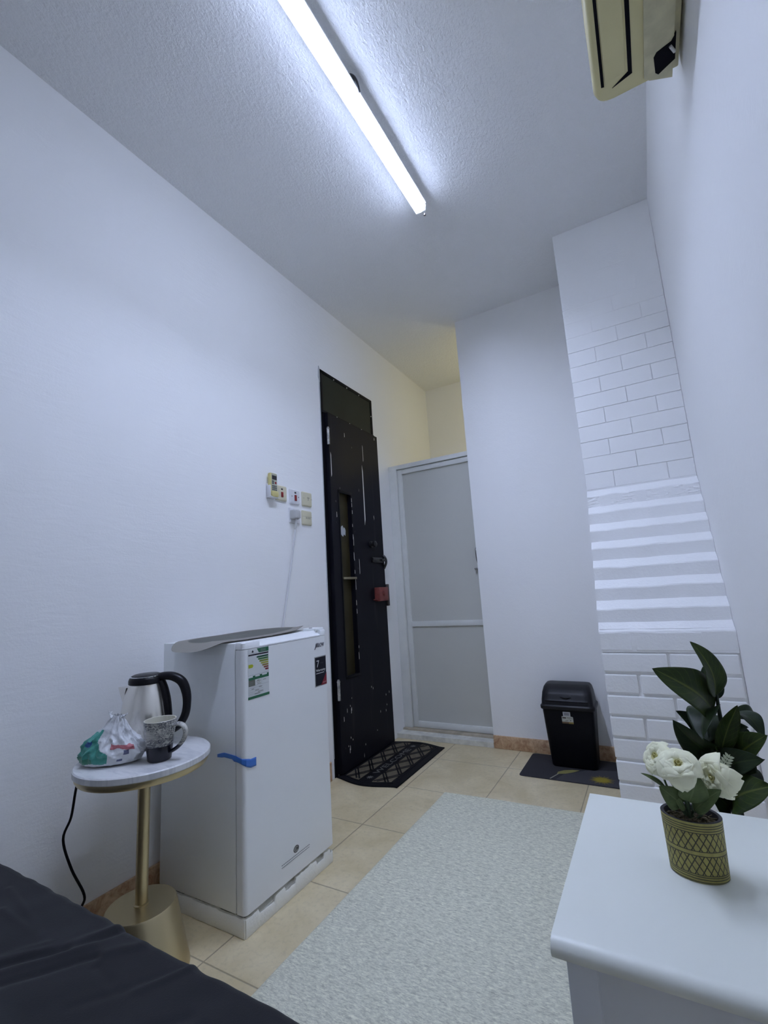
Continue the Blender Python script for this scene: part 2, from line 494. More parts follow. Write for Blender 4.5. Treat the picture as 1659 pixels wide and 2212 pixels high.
# leaf as four slabs around the slot
S0, S1, SZ0, SZ1 = 2.350, 2.480, 0.515, 1.640
L0, L1, LZ0, LZ1 = D0 + 0.028, D1 - 0.001, 0.012, ZB - 0.014
xt = 0.034
mb = MB()
mb.box((0.0005, L0, LZ0), (xt, S0, LZ1)).box((0.0005, S1, LZ0), (xt, L1, LZ1))
mb.box((0.0005, S0, LZ0), (xt, S1, SZ0)).box((0.0005, S0, SZ1), (xt, S1, LZ1))
leaf = mb.build('door_leaf', M_black, d1)
mb = MB()
for zc, zd in ((SZ0, -1), (SZ1, 1)):
    mb.box((xt, S0 - 0.012, zc - 0.008 if zd > 0 else zc - 0.010), (xt + 0.003, S1 + 0.012, zc + 0.010 if zd > 0 else zc + 0.004), 0.001)
mb.box((xt, S1, SZ0), (xt + 0.003, S1 + 0.012, SZ1), 0.001).box((xt, S0 - 0.012, SZ0), (xt + 0.003, S0, SZ1), 0.001)
mb.build('slot_frame', M_black2, d1)
MB().box((0.003, S0, SZ0), (0.006, S1, 1.09)).build('lower_pane', M_gold, d1)
mb = MB().box((0.003, S0, 1.09), (0.006, S1, SZ1)); mb.build('upper_pane', M_gold, d1)
M_sticker_w = mat('torn_sticker', (0.45, 0.47, 0.5), rough=0.5)
fr_ = Frame((0.006, 2.395, 1.37), (0, 1, 0), (0, 0, 1))
mb = MB()
fr_.poly(mb, [(0, .0), (.02, -.012), (.03, .005), (.045, -.004), (.05, .03), (.042, .045), (.03, .05), (.028, .035), (.02, .06), (.004, .055), (-.006, .03)], 0, 0.0006, 0)
mb.build('torn_sticker', M_sticker_w, d1)
M_brass = mat('worn_brass', (0.30, 0.26, 0.17), rough=0.4, metal=0.8)
MB().box((0.006, S0 - 0.002, 1.088), (xt + 0.012, S1 + 0.012, 1.102), 0.002).build('slot_bar', M_brass, d1)
# chips where the frame and the slot edge were knocked
mb = MB()
def chip(y, z, w, h, x=xt):
    f = Frame((x, y, z), (0, 1, 0), (0, 0, 1))
    f.poly(mb, [(0, 0), (w, h * .1), (w * .8, h * .9), (w * .1, h)], 0, 0.0006, 0)
rs = random.Random(3)
for k in range(16):
    chip(S1 + 0.001 + rs.uniform(0, .006), rs.uniform(SZ0 + .05, SZ1 - .05), .004, rs.uniform(.01, .05), xt + 0.003)
for k in range(9):
    chip(rs.uniform(L0, L0 + .12), rs.uniform(0.05, 0.35), .004, rs.uniform(.008, .03))
for k in range(10):
    chip(rs.uniform(L0 + .1, L1 - .03), rs.uniform(0.05, 0.6), .004, rs.uniform(.006, .014))
chip(2.315, 1.47, .004, .035); chip(2.545, 1.12, .004, .10); chip(2.44, 2.02, .004, .03); chip(L0 + .012, 1.72, .007, .16); chip(2.83, 2.10, .006, .02); chip(2.79, 0.32, .004, .012)
chip(2.64, 1.45, .012, .42); chip(2.66, 1.9, .004, .12)
props(mb.build('paint_chips', M_chip, leaf), 'flaked pale scratches in the black paint')
for zc in (1.975, 0.455):
    mb = MB()
    mb.cyl((0.036, L0 - 0.006, zc - 0.05), (0.036, L0 - 0.006, zc + 0.05), 0.009, n=14)
    mb.cyl((0.036, L0 - 0.006, zc + 0.05), (0.036, L0 - 0.006, zc + 0.064), 0.011, 0.006, n=14)
    props(mb.build('hinge', mat('scuffed_hinge', (0.42, 0.41, 0.39), rough=0.3, metal=0.7, vary=0.5, vscale=60), d1), 'scuffed bare metal hinge')
mb = MB()
mb.cyl((xt, 2.70, 1.322), (xt + 0.012, 2.70, 1.322), 0.022, n=20).cyl((xt + 0.01, 2.70, 1.322), (xt + 0.03, 2.70, 1.322), 0.012, n=16)
mb.lathe([(0.0, 0.0), (0.018, 0.0), (0.021, 0.006), (0.020, 0.016), (0.012, 0.022), (0.0, 0.023)], n=20)
bmesh.ops.transform(mb.bm, matrix=Matrix.Translation((xt + 0.024, 2.70, 1.322)) @ Matrix.Rotation(PI / 2, 4, 'Y'), verts=[v for v in mb.bm.verts if v.co.length < 0.04])
mb.build('door_knob', M_iron, d1)
mb = MB()
mb.box((xt, 2.70, 1.20), (xt + 0.010, 2.84, 1.235), 0.002).cyl((xt + 0.014, 2.69, 1.222), (xt + 0.014, 2.86, 1.216), 0.008, n=12)
mb.cyl((xt + 0.014, 2.78, 1.22), (xt + 0.04, 2.78, 1.215), 0.006, n=10)
mb.tube([(0.02, 2.868, 1.26), (0.045, 2.872, 1.235), (0.05, 2.873, 1.20), (0.03, 2.872, 1.16)], 0.009, 10)
mb.build('sliding_bolt', M_iron, d1)
mb = MB()
mb.box((xt, 2.715, 0.938), (0.075, 2.835, 1.030), 0.003)
mb.cyl((0.075, 2.775, 0.985), (0.083, 2.775, 0.985), 0.012, n=16).box((0.03, 2.700, 0.945), (0.06, 2.718, 0.953), 0.001)
props(mb.build('rim_lock', M_red, d1), 'dull red box lock')
mb = MB()
mb.box((0.0, 2.878, 0.90), (0.045, 2.905, 1.05), 0.004).box((0.0, 2.878, 0.86), (0.02, 2.90, 0.91), 0.003)
keep = mb.build('lock_keeper', mat('grimy_iron', (0.06, 0.05, 0.045), rough=0.55, vary=0.4, vscale=40), d1)
M_stain = mat('oily_stain', (0.22, 0.19, 0.09), rough=0.6)
t = NT(M_stain)
uvs = t.sep(t.uv())
rad = t.math('SQRT', t.math('ADD', t.math('POWER', t.math('SUBTRACT', uvs[0], .5), 2.0), t.math('POWER', t.math('SUBTRACT', uvs[1], .5), 2.0)))
al = t.math('MULTIPLY', t.math('SUBTRACT', 1.0, t.ramp(rad, 0.1, 0.5)), t.ramp(t.noise(t.uv(), 9, 4), 0.3, 0.6))
t.l.new(t.math('MULTIPLY', al, 0.75), P(M_stain).inputs['Alpha'])
mb = MB().grid(lambda u, v: Vector((0.0008, 2.876 + 0.05 * u, 1.04 + 0.10 * v)), 2, 2)
mb.build('grease_stain', M_stain, d1)
# ragged plaster line round the frame
M_rag = mat('ragged_plaster_edge', (0.52, 0.53, 0.55), rough=0.7)
mb = MB()
f = Frame((0, 0, 0), (0, 1, 0), (0, 0, 1))
zs = [0.1 + 0.045 * k for k in range(53)]
L = [(D0 - 0.004 - 0.006 * abs(noise.noise(Vector((z * 5, 0, 3)))), z) for z in zs]
poly = [(D0 + 0.002, z) for z in zs]
for i in range(len(zs) - 1):
    f.poly(mb, [L[i], poly[i], poly[i + 1], L[i + 1]], 0, 0.0035, 0)
f.poly(mb, [(D0 - .014, ZT - .06), (D0 + .004, ZT - .1), (D0 + .004, ZT), (D0 - .008, ZT + .018)], 0, 0.005, 0)
mb.build('plaster_edge', M_rag, d1)

# ------------------------------------------------------------------ tube lamp
M_tube = mat('lit_diffuser', (0.9, 0.9, 0.9), emit=TUBE_COLOR, estr=TUBE_STRENGTH)
M_lampw = mat('white_lamp_housing', (0.78, 0.79, 0.80), rough=0.4)
XL, YL0, YL1 = 0.932, 0.64, 1.862
lamp = thing('tube_lamp', 'lit white tube lamp hung lengthwise under the ceiling', 'ceiling lamp', (XL, 1.25, H))
M_side = mat('lit_diffuser_side', (0.9, 0.9, 0.9), emit=TUBE_COLOR, estr=SIDE_STRENGTH)
# bright strip between dimmer glowing lips, added to cut its light on the walls
MB().box((XL - 0.0212, YL0 + .012, 2.8478), (XL + 0.0212, YL1 - .012, 2.8500)).build('light_strip', M_tube, lamp)
mbd = MB()
for sg in (-1, 1):
    mbd.prism([(XL + sg * x, YL0, z) for x, z in ((0.0215, 2.850), (0.0215, 2.821), (0.0225, 2.8185), (0.0235, 2.8185), (0.025, 2.821), (0.025, 2.850))], (0, YL1 - YL0, 0))
for ya, yb in ((YL0, YL0 + .010), (YL1 - .010, YL1)):
    mbd.box((XL - .0215, ya, 2.8190), (XL + .0215, yb, 2.850))
mbd.build('diffuser', M_side, lamp)
MB().box((XL - 0.034, YL0, 2.8502), (XL + 0.034, YL1, 2.860), 0.004).box((XL - 0.018, YL0 + 0.01, 2.855), (XL + 0.018, YL1 - 0.01, 2.872), 0.003).build('housing', M_lampw, lamp)
for yy in (0.80, 1.70):
    MB().box((XL - 0.012, yy - 0.012, 2.870), (XL + 0.012, yy + 0.012, H), 0.002).build('bracket', M_lampw, lamp)
M_cap = mat('clear_end_cap', (0.75, 0.76, 0.74), rough=0.25)
for yy, sg in ((YL1, 1), (YL0, -1)):
    mb = MB()
    ring = lambda y_, k_: [Vector((XL + 0.028 * k_ * math.cos(a), y_, 2.842 + 0.027 * k_ * math.sin(a))) for a in [2 * PI * k / 20 for k in range(20)]]
    mb.ring_surface([ring(yy, 1), ring(yy + sg * 0.012, 1), ring(yy + sg * 0.018, 0.8)], True)
    cap = mb.build('end_cap', M_cap, lamp)
mb = MB().cyl((XL + 0.012, YL1 + 0.012, 2.835), (XL + 0.014, YL1 + 0.014, 2.808), 0.003, n=10).cyl((XL + 0.014, YL1 + 0.014, 2.808), (XL + 0.014, YL1 + 0.014, 2.803), 0.006, n=12)
props(mb.build('end_screw', M_steel_dark, lamp), 'small bare screw under the end cap')
mb = MB().tube([(XL + 0.02, 1.20, 2.866), (XL + 0.034, 1.215, 2.868), (XL + 0.036, 1.235, 2.862), (XL + 0.032, 1.262, 2.852)], [0.008, 0.007, 0.008, 0.004], 10)
props(mb.build('cable_clip', M_iron, lamp), 'black wire clip on the side of the lamp')

# ------------------------------------------------------------------ air conditioner
M_ac = mat('yellowed_cream_plastic', (0.60, 0.54, 0.28), rough=0.45, vary=0.04, vscale=10)
M_ac2 = mat('yellowed_base_plastic', (0.55, 0.51, 0.33), rough=0.6, vary=0.16, vscale=22)
M_slot = mat('dark_slot', (0.005, 0.005, 0.008), rough=0.8, spec=0.1)
AY0, AY1, AZ = 0.36, 1.262, 2.28
ac = thing('air_conditioner', 'yellowed cream split air conditioner high on the wall', 'air conditioner', (W, 0.85, AZ))
def rrect(x0, x1, y0, y1, r, z, corners=(1, 1, 1, 1), n=6):
    pts = []
    cs = [((x0 + r, y0 + r), PI), ((x1 - r, y0 + r), 1.5 * PI), ((x1 - r, y1 - r), 0), ((x0 + r, y1 - r), 0.5 * PI)]
    raw = [(x0, y0), (x1, y0), (x1, y1), (x0, y1)]
    for k, ((cx, cy), a0) in enumerate(cs):
        if corners[k]:
            for q in range(n + 1):
                a = a0 + 0.5 * PI * q / n
                pts.append(Vector((cx + r * math.cos(a), cy + r * math.sin(a), z)))
        else:
            pts.append(Vector((*raw[k], z)))
    return pts
# shell: bottom plate in pieces around the outlet, front panel curved
mb = MB()
rg = []
for z, ins in ((AZ + 0.0, 0.012), (AZ + 0.006, 0.004), (AZ + 0.02, 0.0), (AZ + 0.22, 0.004), (AZ + 0.25, 0.02)):
    rg.append(rrect(1.708 + ins, W - 0.03, AY0 + ins, AY1 - ins * 0.6, 0.035, z, (1, 0, 0, 1)))
mb.ring_surface(rg, True)
mb.build('front_casing', M_ac, ac)
mb = MB()
mb.box((W - 0.032, AY0 + 0.02, AZ + 0.012), (W - 0.006, AY1 + 0.008, AZ + 0.24), 0.003)
mb.build('mounting_plate', M_ac2, ac)
mb = MB()
zb_ = AZ - 0.006
mb.prism([(1.826, AY0 + .02, zb_), (1.826, AY1 - 0.022, zb_), (1.838, AY1 - 0.01, zb_), (W - 0.022, AY1 + 0.012, zb_), (W - 0.022, AY0 + .02, zb_)], (0, 0, 0.03))
mb.build('base_pan', M_ac2, ac)
mb = MB()
mb.prism([(1.7265, AY0 + .03, AZ - 0.0012), (1.7265, AY1 - 0.055, AZ - 0.0012), (1.7335, AY1 - 0.053, AZ - 0.0012), (1.7335, AY0 + .03, AZ - 0.0012)], (0, 0, 0.006))
mb.build('front_slot', M_slot, ac)
mb = MB()
mb.prism([(1.784, AY0 + .03, AZ - 0.0012), (1.790, AY1 - 0.062, AZ - 0.0012), (1.752, AY1 - 0.038, AZ - 0.0012), (1.7995, AY1 - 0.052, AZ - 0.0012), (1.794, AY0 + .03, AZ - 0.0012)], (0, 0, 0.006))
mb.build('air_outlet', M_slot, ac)
mb = MB().box((1.7355, AY0 + .03, AZ - 0.004), (1.7835, AY1 - 0.066, AZ + 0.004), 0.0015)
mb.build('louver', M_ac, ac)
mb = MB()
zz = zb_ - 0.0012
mb.prism([(1.851, 1.238, zz), (1.847, 1.195, zz), (1.853, 1.185, zz), (1.884, 1.176, zz), (W - 0.018, 1.160, zz), (W - 0.018, 1.226, zz), (1.872, 1.238, zz), (1.858, 1.246, zz)], (0, 0, 0.006))
hole = mb.build('pipe_cutout', M_slot, ac)
mb = MB().cyl((1.882, 1.185, zz - 0.002), (1.892, 1.205, zz - 0.002), 0.0035, n=10)
props(mb.build('copper_pipe', mat('pale_pipe', (0.6, 0.6, 0.58), rough=0.4), hole), 'pale pipe end inside the dark cut-out')

# ------------------------------------------------------------------ wall plates, remote, plug
M_cream = mat('cream_plastic', (0.62, 0.58, 0.42), rough=0.35)
M_white_p = mat('white_plastic', (0.72, 0.72, 0.74), rough=0.32)
M_rocker = mat('red_rocker', (0.27, 0.015, 0.02), rough=0.3)
M_dark = mat('dark_window', (0.015, 0.012, 0.02), rough=0.3)
M_seam = mat('moulded_seam', (0.36, 0.34, 0.25), rough=0.5)
def plate(name, label, cat, yc, zc, m, kind, group=None):
    t = thing(name, label, cat, (0, yc, zc), group=group)
    mb = MB()
    rg = []
    for x, ins in ((0.0, 0), (0.006, 0), (0.010, 0.003), (0.011, 0.007)):
        w = 0.0415 - ins
        rg.append([Vector((x, yc + p.x, zc + p.y)) for p in rrect(-w, w, -w, w, 0.006, 0)])
    mb.ring_surface(rg, True)
    mb.build('face_plate', m, t)
    if kind == 'red':
        MB().box((0.010, yc - .0065, zc - .022), (0.0155, yc + .0085, zc + .006), 0.002).build('rocker', M_rocker, t)
        MB().box((0.010, yc - .0055, zc + .017), (0.0122, yc + .0075, zc + .026), 0.001).build('neon_window', M_dark, t)
    if kind == 'redw':
        MB().box((0.010, yc - .006, zc - .024), (0.0155, yc + .010, zc + .010), 0.002).build('rocker', M_rocker, t)
        MB().box((0.010, yc - .0055, zc + .018), (0.0122, yc + .0085, zc + .027), 0.001).build('neon_window', M_dark, t)
        for s in (-1, 1):
            MB().cyl((0.010, yc + s * .027, zc), (0.0118, yc + s * .027, zc), 0.0035, n=12).build('screw', M_steel_dark, t)
    if kind == 'blank':
        mb = MB().box((0.0105, yc - .002, zc + .004), (0.0122, yc + .016, zc + .012), .0005)
        mb.box((0.0105, yc - .041, zc + .002), (0.0116, yc - .028, zc + .0035)).box((0.0105, yc + .028, zc + .002), (0.0116, yc + .041, zc + .0035))
        mb.box((0.0105, yc + .002, zc - .006), (0.0118, yc + .010, zc + .001), .0005)
        mb.build('moulding', M_seam, t)
    if kind == 'socket':
        mb = MB().box((0.0105, yc - .041, zc + .006), (0.0114, yc + .041, zc + .0072))
        for k in range(3): mb.box((0.0105, yc - .012 + .014 * k, zc - .006), (0.0116, yc - .004 + .014 * k, zc + .004), .0003)
        mb.build('moulding', M_seam, t)
    return t
plate('light_switch', 'cream wall plate with a red rocker beside the remote control', 'switch', 1.849, 1.553, M_cream, 'red')
plate('light_switch', 'white wall plate with a red rocker and two screws', 'switch', 1.957, 1.549, M_white_p, 'redw')
plate('wall_plate', 'cream wall plate in the upper row, nearest the black door', 'wall plate', 2.064, 1.550, M_cream, 'blank')
plate('wall_plate', 'cream wall plate in the lower row beside the white plug', 'wall plate', 2.059, 1.440, M_cream, 'socket')
so = thing('wall_socket', 'white wall socket holding the white plug', 'socket', (0, 1.953, 1.442))
mb = MB(); rg = []
for x, ins in ((0.0, 0), (0.007, 0), (0.010, 0.003), (0.011, 0.006)):
    w = 0.042 - ins
    rg.append([Vector((x, 1.953 + p.x, 1.442 + p.y)) for p in rrect(-w, w, -w, w, 0.006, 0)])
mb.ring_surface(rg, True)
mb.build('face_plate', M_white_p, so)
MB().box((0.0105, 1.935, 1.462), (0.016, 1.955, 1.476), .002).build('switch_rocker', M_white_p, so)

pl = thing('power_plug', 'white three pin plug with its cable running down the wall', 'plug', (0.011, 1.945, 1.44))
M_plug = mat('greyish_white_plug', (0.50, 0.50, 0.49), rough=0.4)
mb = MB(); rg = []
for x, w, h, r in ((0.011, .025, .026, .008), (0.030, .025, .026, .008), (0.046, .021, .022, .008), (0.050, .016, .017, .008)):
    rg.append([Vector((x, 1.935 + p.x, 1.443 + p.y)) for p in rrect(-w, w, -h, h, r, 0)])
mb.ring_surface(rg, True)
mb.build('plug_body', M_plug, pl)
mb = MB().tube([(0.032, 1.932, 1.420), (0.034, 1.930, 1.39), (0.030, 1.925, 1.36)], [0.007, 0.006, 0.004], 10)
mb.build('strain_relief', M_plug, pl)
mb = MB().tube([(0.032, 1.929, 1.38), (0.018, 1.918, 1.25), (0.012, 1.895, 1.12), (0.010, 1.865, 0.98), (0.010, 1.835, 0.86), (0.012, 1.80, 0.72), (0.02, 1.76, 0.55), (0.03, 1.72, 0.35)], 0.0052, 10)
mb.build('cable', M_white_p, pl)

rem = thing('remote_control', 'yellowed remote control standing in its white holder on the wall', 'remote control', (0.02, 1.77, 1.58))
M_rem = mat('yellowed_remote', (0.60, 0.53, 0.22), rough=0.4)
M_remf = mat('remote_grey_face', (0.42, 0.42, 0.33), rough=0.4)
RY, RZ = 1.770, 1.583
mb = MB().box((0.008, RY - .026, RZ - .062), (0.030, RY + .024, RZ + .062), 0.006, 3)
mb.build('remote_body', M_rem, rem)
fr_ = Frame((0.0302, RY, RZ), (0, 1, 0), (0, 0, 1))
mb = MB(); fr_.rect(mb, -.019, .021, -.040, .058, -.001, .0008, 0); mb.build('remote_face', M_remf, rem)
mb = MB(); fr_.rect(mb, -.016, .018, .026, .048, .0006, .0014, 0); mb.build('display', M_dark, rem)
M_btn = mat('dark_grey_button', (0.10, 0.11, 0.10), rough=0.5)
mb = MB()
for a, b in ((-.010, .016), (-.010, .006)): fr_.rect(mb, a - .006, a + .006, b - .004, b + .004, .0006, .002, 0)
for k in range(3):
    for q in range(3): fr_.rect(mb, -.016 + .012 * k, -.007 + .012 * k, -.012 - .010 * q, -.005 - .010 * q, .0006, .002, 0)
mb.build('buttons', M_btn, rem)
MB().cyl(fr_.p(.010, .010, .0004), fr_.p(.010, .010, .0024), .006, n=16).build('red_button', M_rocker, rem)
mb = MB()
mb.box((0.0, RY - .031, RZ - .070), (0.010, RY + .030, RZ + .005), 0.004)
mb.box((0.0, RY - .031, RZ - .066), (0.032, RY - .026, RZ - .005), 0.002).box((0.0, RY - .031, RZ - .070), (0.034, RY + .028, RZ - .062), 0.003)
mb.build('wall_holder', M_white_p, rem)
mb = MB(); rg = []
for x, w in ((0.028, .026), (0.036, .025), (0.039, .018)):
    rg.append([Vector((x, RY + .002 + p.x, RZ - .050 + p.y)) for p in rrect(-w, w, -w * .62, w * .62, w * .45, 0)])
mb.ring_surface(rg, True); mb.build('remote_cover', M_rem, rem)

# ------------------------------------------------------------------ refrigerator
M_fr = mat('white_refrigerator_paint', (0.84, 0.86, 0.86), rough=0.32, bump=0.08, bscale=500, bdist=0.0006)
M_frd = mat('white_door_enamel', (0.86, 0.87, 0.87), rough=0.28, bump=0.06, bscale=500, bdist=0.0006)
FX, FY0, FY1, FZ0, FZ1 = 0.470, 1.130, 1.584, 0.055, 0.862
fg = thing('refrigerator', 'small white single door refrigerator standing against the wall', 'refrigerator', (0.26, 1.36, FZ0))
MB().box((0.060, FY0, FZ0 + .004), (0.4315, FY1, FZ1 - .002), 0.004).build('body', M_fr, fg)
MB().box((0.430, FY0 + .004, FZ0 + .012), (0.4365, FY1 - .006, FZ1 - .008)).build('door_gasket', mat('grey_gasket', (0.025, 0.026, 0.03), rough=0.7, spec=0.1), fg)
mb = MB()
rg = [rrect(0.436, FX, FY0, FY1, 0.014, z, (0, 1, 1, 0), 6) for z in (FZ0 + .006, FZ0 + .008, 0.838)]
mb.ring_surface(rg, True)
door = mb.build('door', M_frd, fg, angle=30)
# top trim with a scooped finger grip
mb = MB()
z0c, z1c = 0.8395, FZ1
G0, G1 = FY0 + .075, FY1 - .04
mb.ring_surface([rrect(0.436, FX, FY0, G0, 0.012, z, (0, 1, 0, 0)) for z in (z0c, z1c - .004)] + [rrect(0.438, FX - .003, FY0 + .003, G0, 0.012, z1c, (0, 1, 0, 0))], True)
mb.ring_surface([rrect(0.436, FX, G1, FY1, 0.012, z, (0, 0, 1, 0)) for z in (z0c, z1c - .004)] + [rrect(0.438, FX - .003, G1, FY1 - .003, 0.012, z1c, (0, 0, 1, 0))], True)
sec = [(0.436, z0c), (FX, z0c), (FX, z0c + .004), (FX - .010, z0c + .008), (FX - .018, z1c - .003), (FX - .020, z1c), (0.436, z1c)]
mb.prism([(x, G0, z) for x, z in sec], (0, G1 - G0, 0))
cap = mb.build('door_top_trim', M_frd, fg)
MB().box((0.39, FY1 - .055, FZ1 - .003), (0.46, FY1 - .004, FZ1 + .008), 0.003).build('hinge_cover', M_fr, fg)
MB().cyl((0.425, FY1 - .045, FZ1 + .007), (0.425, FY1 - .045, FZ1 + .0095), 0.007, n=14).build('hinge_screw', M_iron, fg)
FF = Frame((FX, 0, 0), (0, 1, 0), (0, 0, 1))
M_paper = mat('white_sticker_paper', (0.66, 0.68, 0.68), rough=0.4)
def flat(nm, c, r=0.4): return mat(nm, c, rough=r, spec=0.2)
lab_m = [M_paper, flat('print_green', (0.035, 0.15, 0.075)), flat('print_black', (0.02, 0.015, 0.025)), flat('print_dark_green', (0.015, 0.09, 0.04)), flat('print_mid_green', (0.05, 0.17, 0.05)),
         flat('print_lime', (0.23, 0.30, 0.04)), flat('print_yellow', (0.40, 0.40, 0.07)), flat('print_ochre', (0.30, 0.21, 0.05)), flat('print_rust', (0.25, 0.07, 0.045)), flat('print_red', (0.20, 0.025, 0.03)),
         flat('print_grey', (0.15, 0.16, 0.13)), flat('print_line', (0.33, 0.35, 0.36)), flat('print_chartreuse', (0.42, 0.46, 0.03))]
mb = MB()
lb = Frame((FX, 1.151, 0.677), (0, 0.096, 0), (0, 0, 0.160))
lb.rect(mb, 0, 1, 0, 1, 0, .0006, 0)
g = (.0006, .0009)
lb.poly(mb, [(.52, .905), (1, .905), (1, .995), (.42, .995)], *g, 1)
lb.rect(mb, .02, .99, .862, .890, *g, 2)
lb.poly(mb, [(.18, .925), (.26, .925), (.26, .945), (.22, .975), (.18, .945)], *g, 2)
lb.rect(mb, .02, .45, .903, .909, *g, 11)
for k in range(3): lb.rect(mb, .6, .85, .925 + .02 * k, .930 + .02 * k, .0009, .0011, 11)
for k, (u0, mi) in enumerate(((.40, 3), (.47, 4), (.53, 5), (.60, 6), (.67, 7), (.74, 8), (.81, 9))):
    v1 = .835 - .0465 * k
    lb.poly(mb, [(u0 + .04, v1 - .034), (.98, v1 - .034), (.98, v1), (u0 + .04, v1), (u0 + .01, v1 - .007), (u0, v1 - .017), (u0 + .01, v1 - .027)], *g, mi)
lb.poly(mb, [(.02, .62), (.2, .62), (.25, .655), (.2, .69), (.02, .69)], *g, 12)
lb.rect(mb, 0, 1, .47, .475, *g, 11)
lb.rect(mb, .02, .99, .375, .425, *g, 1)
for u in (.22, .55, .9): lb.rect(mb, u, min(u + .11, .99), .42, .455, *g, 1)
lb.rect(mb, .02, .32, .255, .375, *g, 10)
for k in range(3): lb.rect(mb, .07, .25, .28 + .025 * k, .284 + .025 * k, .0009, .0011, 11)
for u0, u1, v in ((.42, .52, .345), (.38, .6, .33), (.4, .56, .30), (.7, .85, .33), (.42, .6, .27)): lb.rect(mb, u0, u1, v, v + .008, *g, 10)
lb.rect(mb, .64, .645, .26, .37, *g, 11); lb.rect(mb, .33, .99, .252, .256, *g, 11)
for v, u0, u1 in ((.215, .03, .7), (.175, .03, .7), (.135, .03, .72), (.10, .03, .74), (.075, .03, .6)): lb.rect(mb, u0, u1, v, v + .004, *g, 11)
for u0, u1, v in ((.15, .26, .19), (.5, .64, .205), (.32, .5, .15), (.45, .7, .112), (.3, .55, .083)): lb.rect(mb, u0, u1, v, v + .010, *g, 10)
lb.rect(mb, -.01, 1.01, .0, .052, *g, 1)
props(mb.build('energy_label', lab_m, fg), 'white energy label with green to red bars')
mb = MB()
wr = Frame((FX, 1.500, 0.647), (0, 0.074, 0), (0, 0, 0.114))
wr.rect(mb, 0, 1, 0, 1, 0, .0006, 3)
wr.rect(mb, .05, .97, .03, .97, .0006, .0009, 0)
wr.poly(mb, [(.50, .02), (1.0, .02), (1.0, .42)], .0009, .0012, 2)
text_into(mb, '7', wr, .17, .64, .026, .016, .0009, .0012, 1)
text_into(mb, 'YEARS', wr, .48, .74, .005, .020, .0009, .0011, 4)
text_into(mb, 'Warranty', wr, .10, .47, .012, .060, .0009, .0012, 1, weight=.008)
wr.rect(mb, .10, .80, .425, .445, .0009, .0012, 1)
text_into(mb, 'ARROW', wr, .64, .07, .006, .022, .0012, .0015, 5, shear=.2)
props(mb.build('warranty_sticker', [flat('sticker_black', (0.008, 0.008, 0.014), .3), flat('sticker_white', (0.62, 0.62, 0.62)), flat('sticker_red', (0.21, 0.02, 0.03), .3), flat('sticker_silver', (0.40, 0.40, 0.40)), flat('sticker_faint', (0.05, 0.05, 0.055)), flat('sticker_pink', (0.42, 0.25, 0.26))], fg), 'black warranty sticker with a red corner')
mb = MB()
M_logo = mat('grey_chrome_logo', (0.20, 0.20, 0.23), rough=0.3, metal=0.6)
lg = Frame((FX, 1.503, 0.7955), (0, 0.062, 0.0), (0, 0.0, 0.018))
text_into(mb, 'ARROW', lg, .06, .05, .016, .058, .0, .0014, 0, shear=.15, weight=.012)
lg.poly(mb, [(-.02, -.35), (.05, -.35), (.34, 1.0), (.25, 1.0)], 0, .0014, 0)
mb.build('logo', M_logo, fg)
mb = MB()
em = Frame((FX, 1.366, 0.140), (0, 1, 0), (0, 0, 1))
def ellipse(a, b, ra, rb, n=24): return [(a + ra * math.cos(2 * PI * k / n), b + rb * math.sin(2 * PI * k / n)) for k in range(n)]
em.poly(mb, ellipse(0, 0, .014, .011), 0, .0006, 0)
em.poly(mb, ellipse(0, 0, .0115, .0088), .0006, .0008, 1)
em.poly(mb, [(-.006, -.005), (-.003, -.006), (.002, .006), (-.001, .006)], .0008, .001, 0)
em.poly(mb, [(.002, -.005), (.010, -.002), (.009, .005), (.003, .003)], .0008, .001, 0)
for k in range(18):
    em.rect(mb, -.074 + .0082 * k, -.0675 + .0082 * k, -.0195, -.0175, 0, .0005, 2)
em.rect(mb, -.074, .070, -.0265, -.025, 0, .0005, 2)
mb.build('emblem', [flat('emblem_dark', (0.06, 0.055, 0.05)), flat('emblem_grey', (0.33, 0.33, 0.31)), flat('emblem_line', (0.19, 0.20, 0.22))], fg)
# blue tape round the door edge
M_tape = mat('blue_tape', (0.05, 0.19, 0.62), rough=0.35, alpha=0.9)
def tape(u, v):
    # path: side face -> edge -> front
    pts = [Vector((0.350, FY0 - .0012, 0.500)), Vector((0.385, FY0 - .0035, 0.507)), Vector((0.44, FY0 - .0045, 0.504)), Vector((FX - .008, FY0 - .0012, 0.497)), Vector((FX + .0015, FY0 + .009, 0.492)), Vector((FX + .002, FY0 + .028, 0.485)), Vector((FX + .0012, FY0 + .052, 0.484))]
    x = u * (len(pts) - 1); i = min(int(x), len(pts) - 2); f_ = x - i
    p = pts[i].lerp(pts[i + 1], f_)
    w = 0.020 + 0.006 * smooth(0.5, 0.8, u) - 0.004 * math.exp(-((u - .42) / .12) ** 2)
    if u < .12: w *= (0.75 + 2.1 * u)
    return p + Vector((0, 0, (0.45 - v) * w + (.006 * v if u < .3 else 0)))
mb = MB().grid(tape, 36, 4)
props(mb.build('packing_tape', M_tape, fg, solid=0.0004, normals=False), 'strip of bright blue tape')

